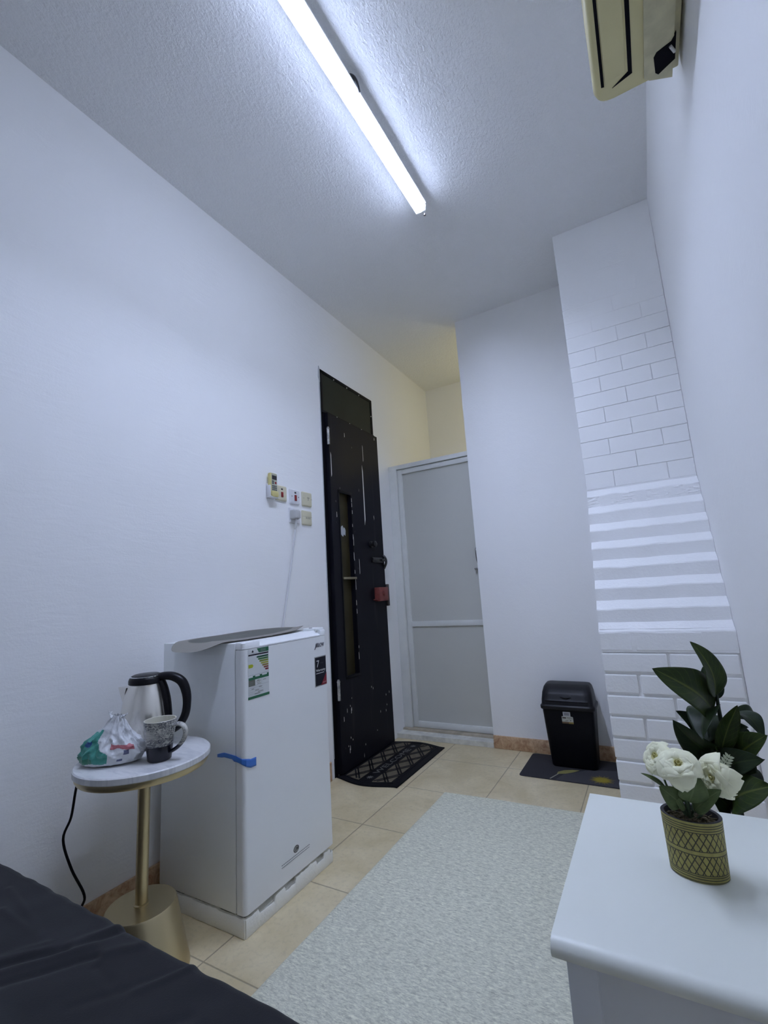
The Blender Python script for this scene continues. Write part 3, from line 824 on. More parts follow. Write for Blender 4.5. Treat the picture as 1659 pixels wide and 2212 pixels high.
# styrofoam tray
M_foam = mat('white_styrofoam', (0.88, 0.87, 0.80), rough=0.8, bump=0.5, bscale=160, bdist=0.003)
fo = thing('packing_foam', 'white styrofoam packing tray under the refrigerator', 'packing foam', (0.26, 1.36, 0))
FF0, FF1, FFX = 1.130, 1.576, 0.470
rsf = random.Random(5)
def foam_top(p, along):
    z = 0.052 + .004 * noise.noise(Vector((p * 17, along, 2))) + .003 * noise.noise(Vector((p * 60, along, 5)))
    if along == 1:
        for c_, w_ in ((1.225, .040), (1.335, .030), (1.50, .026), (1.565, .008)):
            z -= .016 * (1 - smooth(w_ * .8, w_, abs(p - c_)))
    return z
def foam_wall(path, along, inward):
    n_ = len(path); iv = Vector(inward); rings = []
    for k, p in enumerate(path):
        p = Vector(p); q = p.y if along == 1 else p.x
        zt = foam_top(q, along); jit = .0015 * noise.noise(Vector((q * 30, along, 9)))
        o_ = -iv.normalized() * jit
        rings.append([p + o_ + iv * .10 + Vector((0, 0, .0008)), p + o_ + Vector((0, 0, .006)), p + o_ + Vector((0, 0, zt - .004)), p + o_ + iv * .18 + Vector((0, 0, zt)), p + iv * .95 + Vector((0, 0, zt)), p + iv + Vector((0, 0, .0008))])
    return rings
mb = MB()
NN = 80
mb.ring_surface(foam_wall([(0.08 + (FFX - .004 - .08) * k / NN, FF0, 0) for k in range(NN + 1)], 0, (0, .0105, 0)), True)
mb.build('tray_side', M_foam, fo, angle=50)
mb = MB()
mb.ring_surface(foam_wall([(FFX, FF0 + .004 + (FF1 - FF0 - .008) * k / 140, 0) for k in range(141)], 1, (-.0095, 0, 0)), True)
mb.build('tray_front', M_foam, fo, angle=50)
MB().box((0.07, FF0 + .010, 0.001), (FFX - .009, FF1, 0.038), 0.003).build('tray', M_foam, fo)
MB().box((0.07, FY0 + .02, 0.038), (FX - .03, FY1 - .01, FZ0 + .004)).build('tray_pad', mat('shaded_pad', (0.30, 0.30, 0.30), rough=.9), fo)  # filler pad, its grey carries the shade of the gap under the refrigerator

# grey mat on top of the refrigerator
M_gm_rim = mat('pale_grey_mat_rim', (0.27, 0.255, 0.225), rough=0.7, spec=0.15)
M_gm = mat('grey_mat_centre', (0.135, 0.135, 0.12), rough=0.8, spec=0.1)
M_gm_txt = mat('mat_print', (0.24, 0.24, 0.22), rough=0.7, spec=0.1)
gm = thing('grey_mat', 'oval grey mat with pale rim lying on the refrigerator', 'mat', (0.27, 1.34, FZ1))
def matz(x, y):
    z = 0.8655
    z -= 0.030 * smooth(1.13, 1.03, y) * smooth(0.0, 1, 1) 
    z += 0.022 * smooth(1.47, 1.60, y) * smooth(0.30, 0.44, x) + 0.004 * smooth(1.3, 1.5, y)
    if y > 1.12: z = max(z, 0.8655)
    return z
def oval(k, n=64, c=(0.272, 1.330), ra=0.148, rb=0.282):
    pts = []
    for j in range(n):
        a = 2 * PI * j / n
        ca, sa = math.cos(a), math.sin(a)
        q = 2 / 2.6
        x = c[0] + k * ra * math.copysign(abs(ca) ** q, ca) * (1 - .10 * sa); y = c[1] + k * rb * math.copysign(abs(sa) ** q, sa)
        pts.append((x, y))
    return pts
mb = MB()
ks = [1.0, 0.93, 0.86, 0.79]
rings = [[Vector((x, y, matz(x, y) - .002)) for x, y in oval(0.97)]] + [[Vector((x, y, matz(x, y) + (.0015 if i == 0 else .003))) for x, y in oval(k)] for i, k in enumerate(ks)]
mb.ring_surface(rings, True, (True, False))
mb.build('mat_rim', M_gm_rim, gm)
mb = MB()
rings = [[Vector((x, y, matz(x, y) + .0032)) for x, y in oval(k)] for k in (0.80, 0.65, 0.5, 0.35, 0.2, 0.05)]
mb.ring_surface(rings, True, (False, True))
mb.build('mat_centre', M_gm, gm)
mb = MB().box((0.262, 1.24, matz(.26, 1.3) + .0032), (0.268, 1.42, matz(.26, 1.3) + .0038)); mb.build('mat_print', M_gm_txt, gm)

# ------------------------------------------------------------------ side table
M_marble = mat('white_marble_top', (0.70, 0.70, 0.70), rough=0.28)
t = NT(M_marble); o_ = t.obj()
wv = t.noise(t.map(o_, (3, 14, 1), (0, 0, 0.5)), 3.2, 5, 0.6, 1.2)
t.l.new(t.mix(t.ramp(wv, 0.45, 0.75), (0.72, 0.72, 0.72), (0.47, 0.48, 0.50)), P(M_marble).inputs['Base Color'])
M_goldm = mat('brushed_champagne_gold', (0.60, 0.50, 0.30), rough=0.33, metal=0.85, bump=0.05, bscale=400)
TX, TY, TZ, TR = 0.296, 0.910, 0.568, 0.181
st = thing('side_table', 'round marble topped side table on a gold pedestal', 'side table', (TX, TY, 0))
MB().lathe([(TR - .004, TZ - .020), (TR, TZ - .017), (TR, TZ - .003), (TR - .003, TZ)], (TX, TY, 0), 72).build('tabletop', M_marble, st)
MB().lathe([(TR - .020, TZ - .040), (TR - .010, TZ - .037), (TR - .0055, TZ - .030), (TR - .0055, TZ - .0205)], (TX, TY, 0), 72).build('rim', M_goldm, st)
MB().lathe([(.0165, 0.176), (.0165, TZ - .039)], (TX, TY, 0), 32).lathe([(.020, 0.1752), (.020, 0.179), (.0165, 0.181)], (TX, TY, 0), 32).build('pole', M_goldm, st)
MB().lathe([(.127, 0.0), (.129, 0.004), (.092, 0.172), (.089, 0.176)], (TX, TY, 0), 72).build('base', M_goldm, st)

# kettle (spout to image-left, handle to image-right)
M_steel = mat('brushed_steel', (0.84, 0.81, 0.75), rough=0.24, metal=1.0, stretch=(1, 1, 0.02), bump=0.06, bscale=300)
M_blkp = mat('black_kettle_plastic', (0.005, 0.005, 0.007), rough=0.36, spec=0.25)
M_chrome = mat('chrome_band', (0.75, 0.76, 0.78), rough=0.15, metal=1.0)
KX, KY, KA = 0.205, 0.968, math.atan2(0.497, 0.868)
ke = thing('electric_kettle', 'brushed steel electric kettle with a black handle', 'kettle', (KX, KY, TZ), KA)
KM = Matrix.Translation((KX, KY, TZ)) @ Matrix.Rotation(KA, 4, 'Z')
MB().lathe([(.072, .0005), (.074, .004), (.074, .016), (.070, .020)], n=48).build('power_base', M_blkp, ke, local=True)
body_prof = [(.070, .020), (.0735, .024), (.0745, .034), (.0740, .060), (.0715, .095), (.0665, .130), (.059, .162), (.0515, .184), (.048, .190)]
MB().lathe(body_prof, n=64).build('body', M_steel, ke, local=True)
MB().lathe([(.0495, .188), (.0515, .190), (.0515, .200), (.049, .207), (.043, .211)], n=48).build('lid', M_blkp, ke, local=True)
mb = MB()
mb.lathe([(.044, .2085), (.0475, .2100), (.0475, .2125), (.044, .2128)], n=48, sx=1.0); mb.build('lid_band', M_chrome, ke, local=True)
MB().lathe([(.0435, .2095), (.0435, .2135), (.036, .2165), (.0, .2175)], n=48, caps=(True, False)).build('lid_cap', M_blkp, ke, local=True)
# spout: a pointed lip standing out from the shoulder
mb = MB()
def spout_ring(z, out, half):
    r = None
    for (r0, z0), (r1, z1) in zip(body_prof[:-1], body_prof[1:]):
        if z0 <= z <= z1: r = r0 + (r1 - r0) * (z - z0) / (z1 - z0)
    r = r or .05
    return [Vector((-r * .93, -half, z)), Vector((-r - out, -half * .10, z)), Vector((-r - out, half * .10, z)), Vector((-r * .93, half, z))]
mb.ring_surface([spout_ring(.118, 0.0, .006), spout_ring(.14, .012, .016), spout_ring(.162, .024, .024), spout_ring(.180, .035, .028)], True)
mb.build('spout', M_steel, ke, local=True)
mb = MB()
# spine down the back of the body, then the big open handle
mb.tube([(.047, 0, .192), (.058, 0, .168), (.067, 0, .135), (.0725, 0, .095), (.074, 0, .055), (.072, 0, .030)], [.013, .0125, .012, .0115, .011, .010], 12, up=(0, 1, 0), flat=1.25)
hd = mb.build('spine', M_blkp, ke, local=True)
mb = MB()
mb.tube([(.030, 0, .203), (.058, 0, .207), (.088, 0, .203), (.115, 0, .186), (.129, 0, .155), (.1325, 0, .120), (.127, 0, .085), (.110, 0, .056), (.088, 0, .040), (.072, 0, .036)],
        [.011, .0125, .0135, .0145, .014, .0125, .0125, .012, .010, .008], 14, up=(0, 1, 0), flat=1.15)
mb.build('handle', M_blkp, ke, local=True)
# lettering low on the body, facing the room
ang = math.atan2(-0.93, 0.37)
dirv = Vector((math.cos(ang - KA + 0.0), math.sin(ang - KA + 0.0), 0))
fr_ = Frame(dirv * .0742 + Vector((0, 0, .037)), Vector((-dirv.y, dirv.x, 0)), (0, 0, 1))
mb = MB(); text_into(mb, 'EX', fr_, -.004, 0, .010, .020, -.0005, .0006, 0)
mb.build('lettering', mat('grey_kettle_print', (0.12, 0.12, 0.12), rough=0.5), ke, local=True)

# mug
MX, MY = 0.382, 0.897
M_mug = mat('speckled_mug_glaze', (0.62, 0.62, 0.58), rough=0.25)
t = NT(M_mug); o_ = t.obj(); s_ = t.sep(o_)
na = t.noise(t.map(o_, (1, 1, 1.6)), 75, 5, 0.7, 1.5)
nb = t.noise(t.map(o_, (1, 1, 7)), 30, 4, 0.6, 0.6)
ln = t.math('SUBTRACT', 1.0, t.ramp(t.math('ABSOLUTE', t.math('SUBTRACT', na, 0.5)), 0.02, 0.075))
low = t.math('SUBTRACT', 1.0, t.ramp(s_[2], 0.040, 0.085))
band = t.math('MULTIPLY', t.ramp(nb, 0.44, 0.52), low)
ink = t.math('MAXIMUM', t.math('MULTIPLY', ln, t.ramp(t.noise(o_, 18, 2), 0.30, 0.48)), band)
c_ = t.mix(ink, (0.62, 0.61, 0.55), (0.045, 0.05, 0.075))
dark = t.math('SUBTRACT', 1.0, t.ramp(s_[2], 0.0405, 0.0425))
t.l.new(t.mix(dark, c_, (0.010, 0.010, 0.018)), P(M_mug).inputs['Base Color'])
M_mugin = mat('cream_mug_inside', (0.66, 0.64, 0.54), rough=0.3)
mg = thing('coffee_mug', 'speckled black and white coffee mug beside the kettle', 'mug', (MX, MY, TZ), 0.35)
mb = MB()
prof = [(.029, .0005), (.0315, .003), (.0335, .02), (.0360, .042), (.0395, .075), (.0435, .1065), (.0435, .1085)]
mb.lathe(prof, n=56, caps=(True, False))
mb.build('body', M_mug, mg, local=True)
MB().lathe([(.0435, .1085), (.0425, .1095), (.0408, .1085), (.0365, .070), (.031, .02), (.0, .012)], n=56, caps=(False, False)).build('lining', M_mugin, mg, local=True)
mb = MB().tube([(.0405, 0, .092), (.058, 0, .096), (.074, 0, .090), (.080, 0, .074), (.073, 0, .052), (.056, 0, .034), (.035, 0, .022)], [.0055, .006, .006, .0058, .0055, .0055, .005], 12, up=(0, 1, 0), flat=1.5)
mb.build('handle', M_mug, mg, local=True)

# knotted shopping bag
BX, BY = 0.256, 0.834
def plastic(nm, c, a=0.93, r=0.3):
    m = mat(nm, c, rough=r, spec=0.5, bump=0.5, bscale=70, bdist=0.004)
    P(m).inputs['Subsurface Weight'].default_value = 0.25
    P(m).inputs['Subsurface Radius'].default_value = (0.02, 0.02, 0.02)
    return m
bag_m = [plastic('thin_white_plastic', (0.64, 0.65, 0.66)), plastic('teal_print', (0.07, 0.33, 0.27)), plastic('red_print', (0.48, 0.15, 0.17)), plastic('navy_print', (0.10, 0.11, 0.20)), plastic('green_print', (0.05, 0.22, 0.14)), plastic('blue_print', (0.03, 0.11, 0.34))]
bag = thing('shopping_bag', 'crumpled white plastic shopping bag with a teal print', 'bag', (BX, BY, TZ))
er = Vector((0.868, 0.497, 0)); ef = Vector((0.497, -0.868, 0))     # right and towards the room
def bag_pt(u, v):
    a = 2 * PI * u
    prof = [(0.0, 0.72), (0.03, 0.96), (0.12, 1.02), (0.25, 1.0), (0.38, 0.90), (0.50, 0.75), (0.62, 0.56), (0.74, 0.40), (0.86, 0.27), (1.0, 0.15)]
    for (v0, r0), (v1, r1) in zip(prof[:-1], prof[1:]):
        if v0 <= v <= v1 + 1e-9: r = r0 + (r1 - r0) * (v - v0) / (v1 - v0); break
    ca, sa = math.cos(a), math.sin(a)
    crumple = noise.noise(Vector((ca * 2.2, sa * 2.2, v * 2.6))) * .22 - abs(noise.noise(Vector((ca * 3.2, sa * 3.2, v * 4.5 + 3)))) * .30 - abs(noise.noise(Vector((ca * 8, sa * 8, v * 9 + 1)))) * .10 + .10
    k = r * (1 + crumple * (0.25 + 0.75 * min(1, v * 4)))
    z = 0.002 + 0.124 * v * (1 + .10 * math.exp(-((ca + .55) / .5) ** 2) * math.sin(PI * v)) + .006 * noise.noise(Vector((ca * 4, sa * 4, 9))) * min(1, v * 3)
    lean = 0.014 * v
    p = er * (ca * .086 * k + lean) + ef * (sa * .056 * k) + Vector((0, 0, z))
    return Vector((BX, BY, TZ)) + p
def bag_mi(u, v):
    a = 2 * PI * u
    s = math.cos(a); front = math.sin(a) > -0.45
    n = .08 * noise.noise(Vector((u * 14, v * 6, 0)))
    if front:
        if s < 0.20 + n and .07 < v + n * .4 < .66 and not (s > -.40 and v > .34 + n + .35 * (-s)):
            if .40 < v < .50 and -.80 < s < -.55: return 5
            return 4 if v < .18 and s < -.3 else 1
        if .30 < v < .47 and .22 < s < .85 and abs(v - .385 + (s - .5) * .12) < .03 + .09 * abs(s - .50): return 2
        if .22 < v < .31 and .62 < s < .74: return 3
        if .10 < v < .14 and .46 < s < .60: return 3
    return 0
mb = MB().grid(bag_pt, 150, 90, mif=bag_mi)
bmesh.ops.remove_doubles(mb.bm, verts=list(mb.bm.verts), dist=1e-5)
mb.build('bag_body', bag_m, bag, angle=60, normals=False)
for sgn, zz_ in ((1, .0), (-1, .0)):
    def ear(u, v):
        q = Vector((BX, BY, TZ)) + er * (.014 + sgn * (.010 + .014 * u) + .010 * (v - .5) * (1 - u)) + ef * (.018 * (v - .5) + .006 * math.sin(u * 5 + sgn)) + Vector((0, 0, .119 + .016 * u * (.45 if sgn > 0 else 1) + .006 * noise.noise(Vector((u * 4, v * 4, sgn)))))
        return q
    mb = MB().grid(ear, 10, 8); mb.build('bag_handle', bag_m[0], bag, normals=False, solid=0.0006)

# kettle cord hanging off the table
M_cord = mat('black_cord', (0.006, 0.006, 0.009), rough=0.5, spec=0.2)
mb = MB().tube([(0.150, 0.915, TZ + .006), (0.125, 0.860, TZ + .005), (0.106, 0.838, TZ - .02), (0.092, 0.828, 0.48), (0.058, 0.835, 0.39), (0.040, 0.825, 0.33), (0.045, 0.85, 0.24), (0.055, 0.885, 0.155), (0.038, 0.885, 0.11), (0.03, 0.86, 0.02)], 0.0036, 10)
props(mb.build('cord', M_cord, ke), 'thin black cord hanging down to the floor')

# ------------------------------------------------------------------ bed
M_sheet = mat('charcoal_bed_sheet', (0.0085, 0.009, 0.0115), rough=0.8, sheen=0.12, bump=0.25, bscale=350, bdist=0.001, spec=0.2)
M_matt = mat('mattress_ticking', (0.45, 0.45, 0.45), rough=0.8)
BZ, BE, BX0, BX1, BY0 = 0.43, 0.583, 0.02, 1.36, -1.5
bed = thing('bed', 'low bed made up with a wrinkled charcoal sheet', 'bed', (0.68, -0.45, 0))
MB().box((BX0 + .02, BY0, 0.16), (BX1 - .02, BE - .03, BZ - .02), 0.03, 3).build('mattress', M_matt, bed)
M_wood = mat('dark_bed_base', (0.05, 0.045, 0.04), rough=0.6)
MB().box((BX0 + .03, BY0, 0.06), (BX1 - .03, BE - .05, 0.16), 0.01).build('bed_base', M_wood, bed)
for sx in (BX0 + .06, BX1 - .12):
    for sy in (BY0 + .06, BE - .14):
        MB().box((sx, sy, 0), (sx + .06, sy + .06, .06), .004).build('leg', M_wood, bed)
folds = [((0.775, 0.512), (0.55, 0.24), -.007, .007), ((0.745, 0.522), (0.50, 0.24), .006, .011), ((0.709, 0.499), (0.52, 0.30), -.008, .008), ((0.675, 0.480), (0.45, 0.27), .006, .012),
         ((0.749, 0.583), (0.70, 0.50), .008, .009), ((0.765, 0.575), (0.715, 0.50), -.006, .006), ((0.846, 0.585), (0.76, 0.50), .006, .010), ((0.963, 0.592), (0.90, 0.50), .011, .008), ((0.950, 0.575), (0.84, 0.44), -.005, .008),
         ((0.47, 0.50), (0.66, 0.492), .003, .006), ((0.66, 0.492), (0.62, 0.45), .003, .006), ((1.02, 0.5), (0.85, 0.33), -.003, .012), ((0.80, 0.50), (0.87, 0.49), -.003, .007), ((0.40, 0.54), (0.63, 0.50), .0025, .006)]
def segd(p, a, b):
    ax, ay = a; bx, by = b
    dx, dy = bx - ax, by - ay
    tt = max(0, min(1, ((p[0] - ax) * dx + (p[1] - ay) * dy) / (dx * dx + dy * dy)))
    return math.hypot(p[0] - ax - dx * tt, p[1] - ay - dy * tt), tt
def sheet_h(x, y):
    h = 0
    for a, b, amp, w in folds:
        d, tt = segd((x, y), a, b)
        h += .62 * amp * math.exp(-(d / w) ** 2) * (1 - .75 * tt)
    h += .004 * noise.noise(Vector((x * 5, y * 6, 1))) + .0012 * noise.noise(Vector((x * 16, y * 20, 5)))
    return h
def sheet(u, v):
    x = BX0 + (BX1 - BX0) * u
    ye = BE + .008 - .018 * (x - .23) + .005 * noise.noise(Vector((x * 7, 3, 0))) + .004 * noise.noise(Vector((x * 21, 8, 0)))
    ty = 0.86
    if v <= ty:
        y = BY0 + (ye - .018 - BY0) * (1 - (1 - v / ty) ** 2.2)
        z = BZ + sheet_h(x, y)
    else:
        q = (v - ty) / (1 - ty)
        hz = sheet_h(x, ye - .018)
        if q < .25:
            a = q / .25 * PI / 2
            y = ye - .018 + .018 * math.sin(a); z = BZ + hz - .018 * (1 - math.cos(a))
        else:
            dq = (q - .25) / .75
            y = ye + .010 * math.sin(x * 40 + 2 * noise.noise(Vector((x * 4, 0, 0)))) * dq; z = BZ + hz - .018 - .32 * dq
    # side edges turn down
    e = min(x - BX0, BX1 - x)
    if e < .02: z -= .02 - e
    return Vector((x, y, z))
mb = MB().grid(sheet, 260, 190)
for xs_ in (0,):
    pass
mb.build('bed_sheet', M_sheet, bed, angle=70, normals=False)
mb = MB().grid(lambda u, v: Vector((BX1 + .004 * math.sin(u * 60), BY0 + (BE - BY0) * u, BZ - .018 - .33 * v)), 80, 8)
mb.build('sheet_side', M_sheet, bed, normals=False, solid=.001)

# ------------------------------------------------------------------ rug
M_rug = mat('heather_grey_rug', (0.5, 0.5, 0.47), rough=0.9, spec=0.1)
t = NT(M_rug); o_ = t.obj()
r1 = t.noise(t.map(o_, (50, 150, 1)), 1.0, 5, 0.75, 0.6)
r2 = t.noise(t.map(o_, (110, 380, 1)), 1.0, 3, 0.7, 0.4)
r3 = t.noise(o_, 2.2, 2)
f_ = t.math('ADD', t.math('MULTIPLY', r1, 0.65), t.math('MULTIPLY', r2, 0.35))
c_ = t.mix(t.ramp(f_, 0.36, 0.64), (0.42, 0.42, 0.335), (0.95, 0.94, 0.76))
c_ = t.mix(t.math('MULTIPLY', t.ramp(r3, 0.35, 0.7), 0.12), c_, (0.52, 0.50, 0.42))
t.l.new(c_, P(M_rug).inputs['Base Color'])
t.l.new(t.bump(t.math('ADD', r1, r2), 0.6, 0.003), P(M_rug).inputs['Normal'])
RX0, RX1, RY0, RY1 = 0.632, 1.452, 0.66, 2.285
def rugf(u, v):
    x = RX0 + (RX1 - RX0) * u; y = RY0 + (RY1 - RY0) * v
    x += .004 * noise.noise(Vector((0, y * 3, 1))) ; y += (.006 * noise.noise(Vector((x * 4, 0, 2))) + 0.025 * (u ** 1.0) if v > .98 else 0)
    e = min(u * (RX1 - RX0), (1 - u) * (RX1 - RX0), (1 - v) * (RY1 - RY0))
    return Vector((x, y, .0015 + .0085 * smooth(0, .012, e) + .0022 * noise.noise(Vector((x * 3, y * 3, 0))) * smooth(.02, .1, e)))
mb = MB().grid(rugf, 90, 220)
props(mb.build('rug', M_rug, normals=False), 'long heather grey rug running down the tiled floor', 'rug')

# ------------------------------------------------------------------ welcome mat
M_matblk = mat('black_rubber_mat', (0.005, 0.005, 0.007), rough=0.65, spec=0.15, bump=0.3, bscale=150)
M_mattan = mat('tan_mat_pile', (0.115, 0.094, 0.062), rough=0.9, bump=0.5, bscale=300, vary=.15, vscale=60)
M_matgrey = mat('grey_mat_lettering', (0.105, 0.100, 0.095), rough=0.8)
dm = thing('welcome_mat', 'black and tan welcome mat lying before the black door', 'doormat', (0.2, 2.56, 0))
A0, A1 = 2.243, 2.885
def mat_outline(ins):
    x0, x1 = 0.008 + ins, 0.388 - ins * 1.3
    pts = []
    n = 20
    for k in range(n + 1):            # near end, bulging
        s = k / n
        x = x0 + (x1 - x0) * s
        pts.append((x, A0 + ins - .042 * math.sin(PI * min(1, s * 1.05)) ** 1.3))
    for k in range(n + 1):
        s = 1 - k / n
        x = x0 + (x1 - x0) * s
        pts.append((x, A1 - ins + .042 * math.sin(PI * min(1, s * 1.05)) ** 1.3))
    return pts
mb = MB()
mb.ring_surface([[Vector((x, y, z)) for x, y in mat_outline(i)] for i, z in ((0, .001), (0.002, .006), (.028, .0075), (.030, .010), (.034, .010), (.036, .0075))], True)
mb.build('rubber_base', M_matblk, dm, angle=25)
ol = mat_outline(.040)
def clip_span(x):
    s = (x - .008) / .38
    b = .042 * math.sin(PI * min(1, s * 1.05)) ** 1.3
    return A0 + .044 - b, A1 - .044 + b
mb = MB()
for xa, xb in ((0.050, 0.150), (0.232, 0.332)):
    n = 8
    for k in range(n):
        a, b = xa + (xb - xa) * k / n, xa + (xb - xa) * (k + 1) / n
        ya0, ya1 = clip_span(a); yb0, yb1 = clip_span(b)
        mb.prism([(a, ya0, .0076), (b, yb0, .0076), (b, yb1, .0076), (a, ya1, .0076)], (0, 0, .0018), 0)
pile = mb.build('tan_panels', M_mattan, dm)
mb = MB()
def bar(p, q, w, z0, z1):
    p = Vector((*p, z0)); q = Vector((*q, z0)); d = (q - p).normalized(); s = Vector((-d.y, d.x, 0)) * w
    mb.prism([p - s, q - s, q + s, p + s], (0, 0, z1 - z0), 0)
for xa, xb in ((0.050, 0.150), (0.232, 0.332)):
    per = 0.145
    for k in range(-1, 6):
        for off in (-.013, .013):
            ya = A0 + .0 + per * k + off; dy = per * .95
            for s0, s1 in ((ya, ya + dy), (ya + dy, ya)):
                p = [xa, s0]; q = [xb, s1]
                lo = A0 + .02; hi = A1 - .02
                # clip along y
                def cl(P_, Q_):
                    P_ = list(P_); Q_ = list(Q_)
                    for e1, e2 in ((P_, Q_), (Q_, P_)):
                        for lim, sg in ((lo, 1), (hi, -1)):
                            if (e1[1] - lim) * sg < 0:
                                if (e2[1] - lim) * sg <= 0: return None
                                tt = (lim - e1[1]) / (e2[1] - e1[1]); e1[0] += (e2[0] - e1[0]) * tt; e1[1] = lim
                    return P_, Q_
                c = cl(p, q)
                if c: bar(c[0], c[1], .0045, .0090, .0104)
mb.build('lattice', M_matblk, dm)
mb = MB()
tf = Frame((0.214, 2.565, .0078), (0, 1, 0), (-1, 0, 0))
text_into(mb, 'WELCOME', tf, 0, .006, .036, .42, 0, .0012, 0, align='CENTER')
for cy in (-.265, .265):
    tf.poly(mb, [(cy + .022 * math.cos(2 * PI * k / 16) * (1 if k % 2 else .5), .024 + .020 * math.sin(2 * PI * k / 16) * (1 if k % 2 else .5)) for k in range(16)], 0, .0012, 0)
mb.build('lettering', M_matgrey, dm)

# ------------------------------------------------------------------ grey floor mat with yellow flowers
fm_m = [mat('slate_grey_mat', (0.036, 0.035, 0.040), rough=0.75, spec=0.15), mat('paler_grey_print', (0.065, 0.063, 0.070), rough=0.75, spec=0.15), mat('yellow_flower_print', (0.30, 0.23, 0.02), rough=0.7), mat('olive_leaf_print', (0.24, 0.22, 0.07), rough=0.7), mat('stalk_print', (0.36, 0.34, 0.27), rough=0.7)]
mb = MB()
a0, a1, b0, b1 = 0.918, 1.440, 2.618, 2.966
z_ = .0045
mb.ring_surface([[Vector((p.x, p.y, z)) for p in rrect(a0 + i, a1 - i, b0 + i, b1 - i, .018, 0)] for z, i in ((.0008, 0), (.003, 0), (.0045, .002))], True)
ff = Frame((0, 0, z_), (1, 0, 0), (0, 1, 0))
ff.poly(mb, [(1.105, 2.621), (1.436, 2.621), (1.436, 2.85), (1.24, 2.80), (1.13, 2.70)], 0, .0003, 1)
for k in range(40):
    a = 2 * PI * k / 40; r = .045 + .018 * ((k * 7) % 5) / 4
    cx, cy = 1.315, 2.690
    d = Vector((math.cos(a), math.sin(a) * .95)); s = Vector((-d.y, d.x)) * .0042
    q = [(cx + s.x, cy + s.y), (cx - s.x, cy - s.y), (cx + d.x * r, cy + d.y * r)]
    q = [(x, max(y, 2.622)) for x, y in q]
    ff.poly(mb, q, .0003, .0006 + .00001 * k, 2)
ff.poly(mb, [(cx + .026 * math.cos(2 * PI * k / 16), cy + .026 * math.sin(2 * PI * k / 16)) for k in range(16)], .0004, .0012, 2)
ff.poly(mb, [(1.098, 2.695), (1.10, 2.725), (1.125, 2.755), (1.165, 2.775), (1.20, 2.778), (1.175, 2.745), (1.14, 2.712)], .0003, .0008, 3)
ff.poly(mb, [(1.074, 2.624), (1.080, 2.624), (1.108, 2.70), (1.104, 2.702)], .0003, .0008, 4)
props(mb.build('floor_mat', fm_m), 'grey floor mat with yellow flowers under the black bin', 'mat')

# ------------------------------------------------------------------ bin
M_bin = mat('black_bin_plastic', (0.0035, 0.004, 0.007), rough=0.45, spec=0.14)
M_binlid = mat('dark_grey_lid_plastic', (0.007, 0.0075, 0.010), rough=0.42, spec=0.28)
bn = thing('waste_bin', 'black plastic swing lid bin standing in the corner', 'bin', (1.17, 2.87, .005))
CXB, CYB = 1.172, 2.868
def rr(wx, wy, r, z, cx=CXB, cy=CYB): return [Vector((cx + p.x, cy + p.y, z)) for p in rrect(-wx, wx, -wy, wy, r, 0)]
mb = MB()
mb.ring_surface([rr(.112, .068, .022, .0055), rr(.116, .072, .024, .012), rr(.133, .088, .026, .300), rr(.134, .089, .026, .312)], True)
mb.build('bin_body', M_bin, bn)
mb = MB()
mb.ring_surface([rr(.139, .094, .026, .304), rr(.142, .097, .028, .308), rr(.142, .097, .028, .322), rr(.138, .093, .026, .326), rr(.136, .091, .026, .330)], True)
mb.build('bin_rim', M_binlid, bn)
mb = MB()
# hood: front slopes back towards the top
def hood(z, fr, bk, wx, r): return [Vector((CXB + p.x, p.y, z)) for p in rrect(-wx, wx, CYB - fr, CYB + bk, r, 0)]
mb.ring_surface([hood(.329, .090, .090, .135, .026), hood(.352, .088, .090, .134, .03), hood(.388, .070, .089, .130, .03), hood(.412, .046, .086, .124, .028), hood(.424, .022, .080, .116, .024), hood(.427, .010, .07, .108, .02)], True)
mb.build('bin_lid', M_binlid, bn)
mb = MB()
def flap(u, v):
    z = .346 + .066 * v
    yy = CYB - (.0905 - .002 * v) + .0 
    y_at = {0: .0890, 1: .046}
    fr = .0890 - .0 if z <= .352 else (.088 - (.018) * (z - .352) / .036 if z <= .388 else .070 - .024 * (z - .388) / .024)
    x = CXB + (u - .5) * (.225 - .02 * v)
    e = min(u, 1 - u, v, 1 - v)
    return Vector((x, CYB - fr - .0035 * smooth(0, .06, e), z))
mb.grid(flap, 30, 12)
fl = mb.build('swing_flap', M_binlid, bn, normals=False)
mb = MB().tube([(CXB - .028, CYB - .0855, .372), (CXB, CYB - .090, .369), (CXB + .028, CYB - .0855, .372)], [.001, .004, .001], 8)
mb.build('flap_grip', M_binlid, fl)
mb = MB()
tilt = (.088 - .072) / (.300 - .012)
bf = Frame((CXB - .008, CYB - .0875, .297), (1, 0, 0), Vector((0, -tilt, 1)).normalized())
bf.rect(mb, -.016, .022, -.025, -.001, .0002, .0007, 0); bf.rect(mb, -.010, .016, -.020, -.006, .0007, .0009, 1)
bf.poly(mb, [(-.024, -.062), (.034, -.062), (.034, -.028), (.030, -.025), (-.024, -.025)], .0002, .0008, 2)
bf.rect(mb, -.021, -.002, -.036, -.029, .0008, .0010, 3); bf.rect(mb, .002, .030, -.034, -.029, .0008, .0010, 4); bf.rect(mb, .010, .030, -.0385, -.037, .0008, .001, 4)
bf.poly(mb, [(-.010, -.050), (.004, -.049), (.010, -.043), (.002, -.044), (-.008, -.047)], .0008, .0010, 4); bf.rect(mb, .018, .023, -.047, -.042, .0008, .001, 3)
bf.rect(mb, -.024, .010, -.062, -.053, .0008, .0010, 5); bf.rect(mb, .010, .034, -.062, -.053, .0008, .0010, 6)
